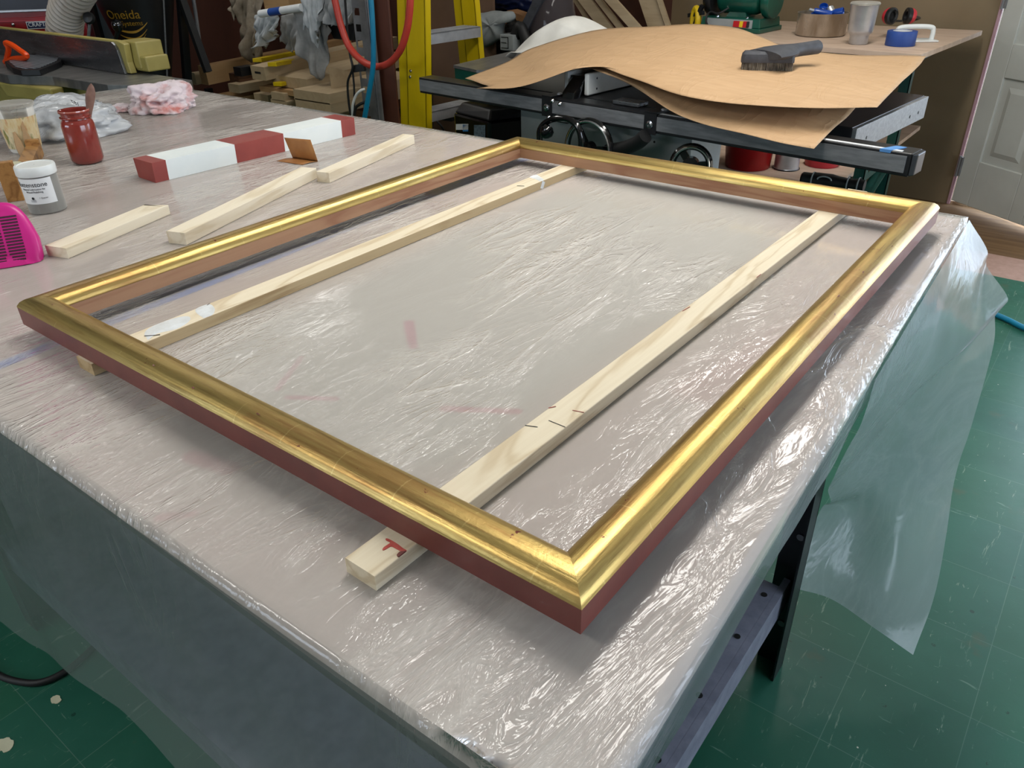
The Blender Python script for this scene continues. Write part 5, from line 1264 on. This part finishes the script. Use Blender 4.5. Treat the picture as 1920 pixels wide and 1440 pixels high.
yellow_level(520,158,640,134,2.56,3.3,'lower yellow bar sticking out of the middle of the lumber rack')
board(512,160,2.62,.9,.32,.06,'light_board','broad greyish board under the slotted pale board in the lumber rack', .03)
board(488,171,2.58,.9,.35,.03,'oak','thin tan board between the yellow bars and the thick blocks', .02)
board(510,202,2.55,.6,.15,.05,'light_board','pale block end at the lower middle of the lumber rack, left block')
board(510,187,2.55,.6,.12,.045,'light_board','pale block end stacked on the lower middle block of the rack')
board(552,186,2.50,.75,.30,.055,'light_board','thick pale board, upper of the two at the right of the lumber rack', .0)
board(556,205,2.50,.75,.30,.06,'light_board','thick pale board, lower of the two at the right of the lumber rack', .0)
m = MB(); a = PY(628,218,2.62); b = PY(660,214,2.75); t_ = PY(622,128,2.62); t2 = PY(655,136,2.75)
m.hull8([a, b, b+V(0,.02,0), a+V(0,.02,0), V(a.x,a.y,t_.z), V(b.x,b.y,t2.z), V(b.x,b.y+.02,t2.z), V(a.x,a.y+.02,t_.z)]); o = m.build('wood_board', 'light_board', bevel=.001); tag(o, 'upright pale board standing beside the perforated steel post', 'wooden board')
rk = thing('lumber_rack', 'dark steel rack holding the pile of boards behind the bench', 'rack', V(-2.9, 2.9, 0))
for (u, v) in ((388,178),(600,225)):
    p = PY(u, v, 2.72); m = MB(); m.box(p.x-.02,p.x+.02,2.72,2.76,0,p.z+.04); m.build('rack_upright', 'black_steel', rk)
p = PY(388,178,2.72); q = PY(640,230,2.72); m = MB(); m.box(p.x-.05,-2.08,2.68,2.72,q.z-.06,q.z-.03); m.box(p.x-.05,-2.08,3.3,3.34,q.z-.06,q.z-.03); m.build('rack_arm', 'black_steel', rk)
o = board(440,142,2.50,.10,.07,.05,'black_plastic','dark grey clamp lying on the small block in the lumber rack', cat='clamp', nm='small_clamp')

MT['cloth_white2'] = pm('white_crumpled_plastic', (186,190,192), (150,156,158), 16, .45, bump=.4)
MT['smoky'] = glass('smoky_plastic', (120,110,112), .08, .25)
# ---- hanging rags and papers
def hang(pts_top, pts_bot, y0, seed, mat, lab, cat='paper', nm='hanging_paper', nu=26, nv=22, amp=.045, rag=.05):
    tp = spline([PY(u, v, y0) for u, v in pts_top], nu); bt = spline([PY(u, v, y0-.02) for u, v in pts_bot], nu); m = MB(); m.fixn = False; rows = []
    for j in range(nv+1):
        t = j/nv; row = []
        for i in range(nu+1):
            p = tp[i].lerp(bt[i], t); a = amp*(.3+t); p = p+V(0,1,0)*(a*noise.noise((i*.28, t*1.5, seed))+a*.5*noise.noise((i*.7, t*4, seed+5)))
            if j == nv: p.z += rag*noise.noise((i*1.3, seed, 0))
            row.append(p)
        rows.append(row)
    m.grid(rows); o = m.build(nm, mat, smooth=True, angle=180, solid=.0015); tag(o, lab, cat); return o
hang([(428,-30),(455,-30),(500,-30)], [(438,22),(452,62),(478,130)], 2.85, 1, 'cloth_beige', 'bunch of beige paper strips hanging above the left of the lumber rack', cat='paper rag', nm='paper_strips', amp=.10, rag=.12)
hang([(455,20),(472,10),(490,5)], [(460,95),(468,110),(484,98)], 2.86, 3, 'cloth_beige', 'long dangling beige strip reaching down to the wide board', cat='paper rag', nm='paper_strips', amp=.05, rag=.05)
hang([(478,28),(500,26),(522,30)], [(476,62),(488,90),(516,58)], 2.70, 5, 'cloth_white2', 'crumpled white plastic bag hanging from the rod', cat='plastic bag', nm='hanging_bag', amp=.07)
hang([(526,30),(560,22),(600,12)], [(530,75),(545,98),(572,80)], 2.78, 8, 'cloth_grey', 'grey cloth hanging behind the pointed rag', cat='cloth', nm='hanging_cloth', amp=.06)
hang([(548,20),(580,4),(612,-4)], [(560,90),(606,150),(612,60)], 2.68, 11, 'cloth_grey', 'long pointed grey rag hanging in front of the lumber', cat='rag', nm='hanging_rag', amp=.05, rag=.0)
hang([(560,-20),(585,-20),(606,-20)], [(572,40),(594,82),(602,30)], 2.62, 14, 'cloth_white2', 'pale torn rag hanging in front of the pointed grey rag', cat='rag', nm='hanging_rag', amp=.05)
hang([(600,-30),(630,-30),(662,-30)], [(603,42),(632,50),(664,44)], 2.62, 17, 'cloth_grey', 'soft grey bag hanging beside the perforated post', cat='bag', nm='grey_bag', amp=.05, rag=.02)
for o in list(bpy.data.objects):
    pass
a = PY(488,26,2.60); b = PY(566,14,2.60)
o = thing('paper_roll', 'white roll with a band of blue tape hanging horizontally above the lumber', 'roll', (a+b)/2)
MB().tube([a, b], .020, 14).build('roll_body', 'label_white', o, smooth=True); MB().tube([a.lerp(b,.25), a.lerp(b,.53)], .0208, 14).build('blue_band', 'blue_tape', o, smooth=True)
m = MB(); a = PY(495,10,2.80); b = PY(540,0,2.80); m.box(a.x, b.x, 2.80, 2.95, a.z-.02, a.z+.12); o = m.build('wood_board', 'oak', bevel=.003); tag(o, 'orange-brown wooden block above the blue-taped roll', 'wooden block')
m = MB(); a = PY(612,72,2.72); b = PY(664,44,2.72); m.hull8([V(a.x+.06,2.72,a.z),V(b.x-.02,2.72,a.z),V(b.x-.02,2.9,a.z),V(a.x+.06,2.9,a.z),V(a.x,2.72,b.z),V(b.x,2.72,b.z),V(b.x,2.9,b.z),V(a.x,2.9,b.z)]); o = m.build('black_tray', 'black_plastic', bevel=.004); tag(o, 'black plastic tray under the hanging grey bag', 'tray')

# ---- perforated steel post, brown post
def post():
    y = 2.55; t = thing('perforated_post', 'grey perforated steel post with square holes next to the brown post', 'post', PY(700,200,y)*1)
    x0 = PY(672,120,y).x; xm = PY(698,120,y).x; x1 = PY(709,120,y).x
    hs = 9; z0, z1 = .0, 1.5; hw = .016; pitch = .0745; hz = []
    # front web made of strips leaving true holes
    m = MB(); xa, xb = x0+.012, x0+.012+.038
    m.box(x0, xa, y, y+.003, z0, z1); m.box(xb, xm, y, y+.003, z0, z1); z = z0
    zs = PY(668,22,y).z; k0 = int((zs-z0)/pitch); off = zs-k0*pitch
    zz = off+.017-pitch
    prev = 0
    while zz < z1:
        lo_, hi_ = zz-.034, zz
        if hi_ < z0: zz += pitch; continue
        m.box(xa, xb, y, y+.003, prev, max(prev, lo_)); prev = hi_; zz += pitch
    m.build('slotted_web', 'galvanised', t)
    m = MB(); m.box(xm, x1, y-.006, y+.004, z0, z1); m.box(xm+.006, xm+.010, y-.011, y-.006, z0, z1); m.box(xm+.018, xm+.023, y-.011, y-.006, z0, z1); m.build('ribbed_channel', 'galvanised', t, bevel=.001)
    return y
post()
a = PY(711,120,2.60); b = PY(742,120,2.60)
m = MB(); m.box(a.x, b.x, 2.585, 2.598, 0, 1.5); o = m.build('brown_post', 'brown_post', bevel=.003); tag(o, 'red-brown wooden post left of the yellow stepladder, with a small chalk mark', 'post')
p = PY(712,20,2.599)
for k, dz in enumerate((.0,.018,.034,.05)): MB().obox(p+V(0,-.0005,.03-dz), (1,0,.2), (0,1,0), (0,0,1), .012-.002*k, .0006, .003).build('chalk_mark', 'label_white', o)
# hoses and cords
def hose(name, pts, r, mat, lab, cat, n=60):
    o = MB().tube(spline(pts, n), r, 12).build(name, mat, smooth=True, angle=180); return tag(o, lab, cat)
yh = 2.38
hose('air_hose', [PY(622,-30,yh),PY(630,10,yh),PY(640,50,yh),PY(655,88,yh),PY(680,115,yh),PY(706,125,yh),PY(730,118,yh),PY(750,95,yh),PY(762,60,yh),PY(768,20,yh),PY(770,-30,yh)], .0165, 'hose_red', 'orange-red air hose hanging in a loop in front of the posts', 'hose')
hose('air_hose', [PY(693,-30,yh-.06),PY(697,20,yh-.06),PY(700,80,yh-.06),PY(699,130,yh-.06),PY(690,185,yh-.06),PY(681,240,yh-.06),PY(676,300,yh-.06)], .0125, 'hose_blue', 'teal blue air hose hanging straight down past the red loop', 'hose')
hose('power_cord', [PY(645,-30,2.46),PY(650,40,2.46),PY(656,100,2.46),PY(661,128,2.46),PY(652,155,2.46),PY(655,200,2.46),PY(664,245,2.46)], .0058, 'rubber', 'long black power cord hanging left of the perforated post', 'cord')
hose('power_cord', [PY(661,130,2.47),PY(664,165,2.47),PY(664,200,2.47),PY(662,250,2.47)], .0050, 'rubber', 'second black cord dropping from the black plug', 'cord')
o = MB().beam(PY(662,129,2.48), PY(684,126,2.50), .025, .035).build('plug', 'rubber', bevel=.003); tag(o, 'black plug in the perforated post, topmost of the plugs', 'plug')
hose('power_cord', [PY(684,167,2.49),PY(676,170,2.47),PY(667,180,2.46),PY(661,200,2.45),PY(662,225,2.46),PY(668,250,2.46)], .0068, 'white_plastic', 'white cord with a white plug curving down from the post', 'cord')
hose('power_cord', [PY(686,191,2.49),PY(674,196,2.47),PY(666,206,2.46),PY(663,240,2.46)], .0075, 'rubber', 'thick black plug and cord below the white one', 'cord')

# ---- stepladder
def ladder():
    t = thing('stepladder', 'yellow fibreglass stepladder with grey metal steps behind the bench', 'stepladder', PY(780,240,2.6)*1)
    y0, y1 = 2.60, 3.02
    def railp(u0, v0, u1, v1, y, nm, wa=.066, wb=.196):
        a = PY(u0, v0, y); b = PY(u1, v1, y); d = (b-a)/(b.z-a.z); lo_ = a+d*(0-a.z); hi_ = a+d*(1.55-a.z)
        m = MB(); nx = V(1,0,0); ny = V(0,1,0)
        def bar(ox0, ox1, oy0, oy1):
            P_ = [lo_+nx*ox0+ny*oy0, lo_+nx*ox1+ny*oy0, lo_+nx*ox1+ny*oy1, lo_+nx*ox0+ny*oy1]; Q_ = [p+(hi_-lo_) for p in P_]; m.hull8(P_+Q_)
        bar(0, wa, .0, .006); bar(wa, wa+.006, -.012, .006); bar(wa, wb, -.012, -.006); bar(wb-.006, wb, -.012, .03)     # channel, flanges towards the camera
        return m.build(nm, 'ladder', t, bevel=.0015)
    r1 = railp(752,240,744,0,y0,'side_rail'); 
    a = PY(800,200,y0-.03); 
    m = MB(); 
    for (u,v) in ((770,133),(769,144)):
        MB().lathe([(.008,0),(.007,.003),(.001,.005)], PY(u,v,y0-.012), (0,-1,0), 12).build('rivet', 'chrome', r1, smooth=True)
    r2 = railp(856,60,850,0,y1,'side_rail', .060, .155)
    r3_a = PY(886,0,y1); 
    def step(u, v, vb, nm='step'):
        p = PY(u, v, y0+.01); zt = p.z; x0 = p.x-.115; x1 = p.x+.002
        m = MB(); m.hull8([V(x0,y0+.006,zt-.006),V(x1,y0+.006,zt-.006),V(x1+.03,y1-.03,zt-.006),V(x0+.03,y1-.03,zt-.006),V(x0,y0+.006,zt),V(x1,y0+.006,zt),V(x1+.03,y1-.03,zt),V(x0+.03,y1-.03,zt)])
        h_ = .050; m.hull8([V(x1-.004,y0+.006,zt-h_),V(x1,y0+.006,zt-h_),V(x1+.03,y1-.03,zt-h_),V(x1+.026,y1-.03,zt-h_),V(x1-.004,y0+.006,zt),V(x1,y0+.006,zt),V(x1+.03,y1-.03,zt),V(x1+.026,y1-.03,zt)])
        for k in range(6): 
            xx = x0+.008+k*.018; m.hull8([V(xx,y0+.01,zt),V(xx+.004,y0+.01,zt),V(xx+.034,y1-.03,zt),V(xx+.03,y1-.03,zt),V(xx,y0+.01,zt+.002),V(xx+.004,y0+.01,zt+.002),V(xx+.034,y1-.03,zt+.002),V(xx+.03,y1-.03,zt+.002)])
        m.build(nm, 'aluminium', t)
    step(798,64,88); step(800,212,235)
ladder()
# brown board behind the ladder, black pole
a = PY(795,230,3.4); b = PY(925,40,3.4); m = MB(); m.box(a.x-.15, b.x, 3.4, 3.42, 0, 1.5); o = m.build('hardboard_sheet', 'tan_board', bevel=.001); tag(o, 'large brown hardboard sheet standing behind the yellow stepladder', 'board')
o = MB().tube([PY(799,-20,2.95), PY(808,235,2.95)], .017, 10).build('black_pole', 'black_steel', smooth=True); tag(o, 'thin black pole seen just behind the right side of the ladder rail', 'pole')
hose('power_cord', [PY(820,228,3.0),PY(830,240,3.0),PY(834,258,3.0),PY(828,285,3.0)], .006, 'rubber', 'short black cord seen under the lower ladder step', 'cord')
# small machine table with a green base, left of the paper
o = thing('machine_table', 'small machine table with grey steel top and green body beside the ladder', 'machine', V(-1.3,2.8,0))
tp_ = [PZ(850,122,.855), PZ(893,131,.855), V(-1.0,2.46,.855), V(-1.02,3.0,.855), PZ(975,92,.855)]
m = MB(); m.prism([p-V(0,0,.012) for p in tp_], (0,0,.012)); m.build('steel_top', 'cast_iron', o)
cc_ = sum(tp_, Vector())/5
m = MB(); lo_ = [V(*(cc_+(p-cc_)*.985).xy, .765) for p in tp_]; m.prism(lo_, (0,0,.078)); m.build('green_body', 'green_paint', o, bevel=.003)
m = MB(); m.prism([V(*(cc_+V(-.02,.18,0)+(p-cc_)*.35).xy, 0) for p in tp_], (0,0,.765)); m.build('stand', 'black_steel', o)
# work glove and clutter near the back
def glove():
    c = PY(905,45,3.345); d = V(1,0,0)
    bm_ = [PY(u, v, 3.345) for u, v in ((880,24),(905,24),(925,20),(945,21),(962,22),(965,34),(955,42),(946,38),(942,52),(938,72),(925,82),(905,90),(890,70))]
    m = MB(); n = len(bm_); P_ = spline(bm_+[bm_[0]], 60)[:-1]; c_ = sum(P_, Vector())/len(P_); rows = []
    for k, (sc_, dy) in enumerate(((.02,-.055),(.5,-.050),(.85,-.034),(1,0),(.85,.034),(.02,.05))):
        rows.append([c_+(p-c_)*sc_+V(0, dy+.012*noise.noise((p.x*14, p.z*14, k)), 0) for p in P_])
    m.grid(rows, closed=True); o = m.build('work_glove', 'glove', smooth=True, angle=180); tag(o, 'pale grey leather work glove hanging behind the ladder', 'glove')
glove()
o = thing('shop_vacuum', 'dark machine with a clear smoky dome behind the white sack', 'machine', PY(1035,90,3.5)*1)
c = PY(1036,20,3.5); c.z = 0
MB().lathe([(.14,.3),(.145,.78),(.13,.95),(.11,1.06),(.07,1.14),(.001,1.17)], c, n=36, cap=(True,False)).build('clear_dome', 'smoky', o, smooth=True)
MB().lathe([(.09,.3),(.09,.86),(.05,.98),(.001,1.02)], c, n=24, cap=(True,False)).build('inner_cone', 'rubber', o, smooth=True)
m = MB(); m.beam(PY(985,60,3.4), PY(1020,-10,3.4), .07, .05); m.build('handle_arm', 'dark_rubber', o)
MB().tube(spline([PY(965,70,3.35),PY(975,50,3.35),PY(985,70,3.35),PY(995,90,3.35)], 16), .03, 12).build('dark_hose', 'rubber', o, smooth=True)
bpy.data.objects['clear_dome'].data.materials[0] = MT['smoky']
m = MB(); a = PY(938,94,3.3); b = PY(962,66,3.3); m.box(a.x, b.x, 3.3, 3.4, a.z, b.z); o = m.build('grey_switch_box', 'machine_grey', bevel=.003); tag(o, 'small grey box with an outlined label behind the machine table', 'box')
m = MB(); p_ = PY(946,80,3.297); 
for (x0,x1,z0,z1) in ((-.025,.025,.026,.029),(-.025,.025,-.029,-.026),(.022,.025,-.029,.029),(-.025,.01,-.002,.001)): m.box(p_.x+x0,p_.x+x1,3.2975,3.2995,p_.z+z0,p_.z+z1)
m.build('label_outline', 'ink', o)
crumple('dark_bag', PY(975,5,3.80), (.22,.10,.09), 'navy', 'dark navy bag at the top edge beyond the glove', 'bag', 21, amp=.25, zmin=0)
m = MB(); a = PY(975,48,3.60); m.obox(a, (1,0,-.2), (0,1,0), (.2,0,1), .07, .05, .07); o = m.build('cardboard_box', 'cardboard'); tag(o, 'small brown cardboard piece between the glove and the smoky dome', 'cardboard')
m = MB(); a = PY(900,110,3.6); b = PY(1090,100,3.6); m.box(a.x-.1, b.x, 3.65, 3.85, 0, .80); o = m.build('dark_cabinet', 'black_steel', bevel=.004); tag(o, 'dark low cabinet behind the machine table', 'cabinet')
crumple('tool_clutter', PY(955,80,3.5)+V(0,0,-.02), (.10,.06,.10), 'rubber', 'dark tangled power tool left of the smoky dome', 'power tool', 31, amp=.5, zmin=0)
# leaning boards
for k, (u0, v0, u1, v1, wd, y_, lab) in enumerate((
    (1118,66,1098,-15,.030,4.10,'narrow pale strip leaning on the wall, leftmost of the leaning boards'),
    (1143,62,1116,-15,.105,4.06,'wide pale board leaning on the wall next to the narrow strip'),
    (1168,60,1142,-15,.050,4.04,'middle pale board leaning on the wall'),
    (1198,60,1164,-15,.088,4.00,'wide board leaning on the wall, third from the grinder'),
    (1232,56,1240,-15,.120,4.20,'upright pale board standing near the grinder, rightmost but one'),
    (1254,56,1262,-15,.034,4.18,'thin upright strip standing next to the grinder'))):
    a = PY(u0, v0, y_); b = PY(u1, v1, y_+.12); d = (b-a)/(b.z-a.z); d.x += (.10-d.y)*.55; d.y = .10; lo_ = a+d*(.02-a.z); hi_ = a+d*(1.5-a.z)
    m = MB(); m.hull8([lo_+V(-wd/2,0,0),lo_+V(wd/2,0,0),lo_+V(wd/2,.018,0),lo_+V(-wd/2,.018,0),hi_+V(-wd/2,0,0),hi_+V(wd/2,0,0),hi_+V(wd/2,.018,0),hi_+V(-wd/2,.018,0)])
    o = m.build('leaning_board', 'light_board', bevel=.001); tag(o, lab, 'wooden board')
# floor items
hose('air_hose', [PZ(1862,588,.012),PZ(1890,600,.012),PZ(1925,617,.012),PZ(1990,640,.012)], .011, 'hose_blue', 'blue air hose lying on the green floor at the right edge', 'hose', 30)
hose('power_cord', [PZ(-60,1220,.008),PZ(-10,1262,.008),PZ(40,1279,.008),PZ(85,1277,.008),PZ(135,1250,.008),PZ(190,1200,.008)], .0075, 'rubber', 'black cord curving on the floor at the lower left', 'cord', 40)
for (u, v, s_, lab) in ((10,1397,.020,'large beige paint flake on the floor at the bottom left corner'),(105,1312,.013,'long beige paint flake on the floor beside the black cord')):
    c = PZ(u, v, .0005); P_ = [c+V(math.cos(a)*s_*(1+.35*noise.noise((a*2,u,0))), math.sin(a)*s_*.7*(1+.4*noise.noise((a*2,v,3))), 0) for a in [i*2*PI/18 for i in range(18)]]
    o = MB().prism(P_, (0,0,.0012)).build('paint_flake', 'cream_lid'); tag(o, lab, 'paint flake')
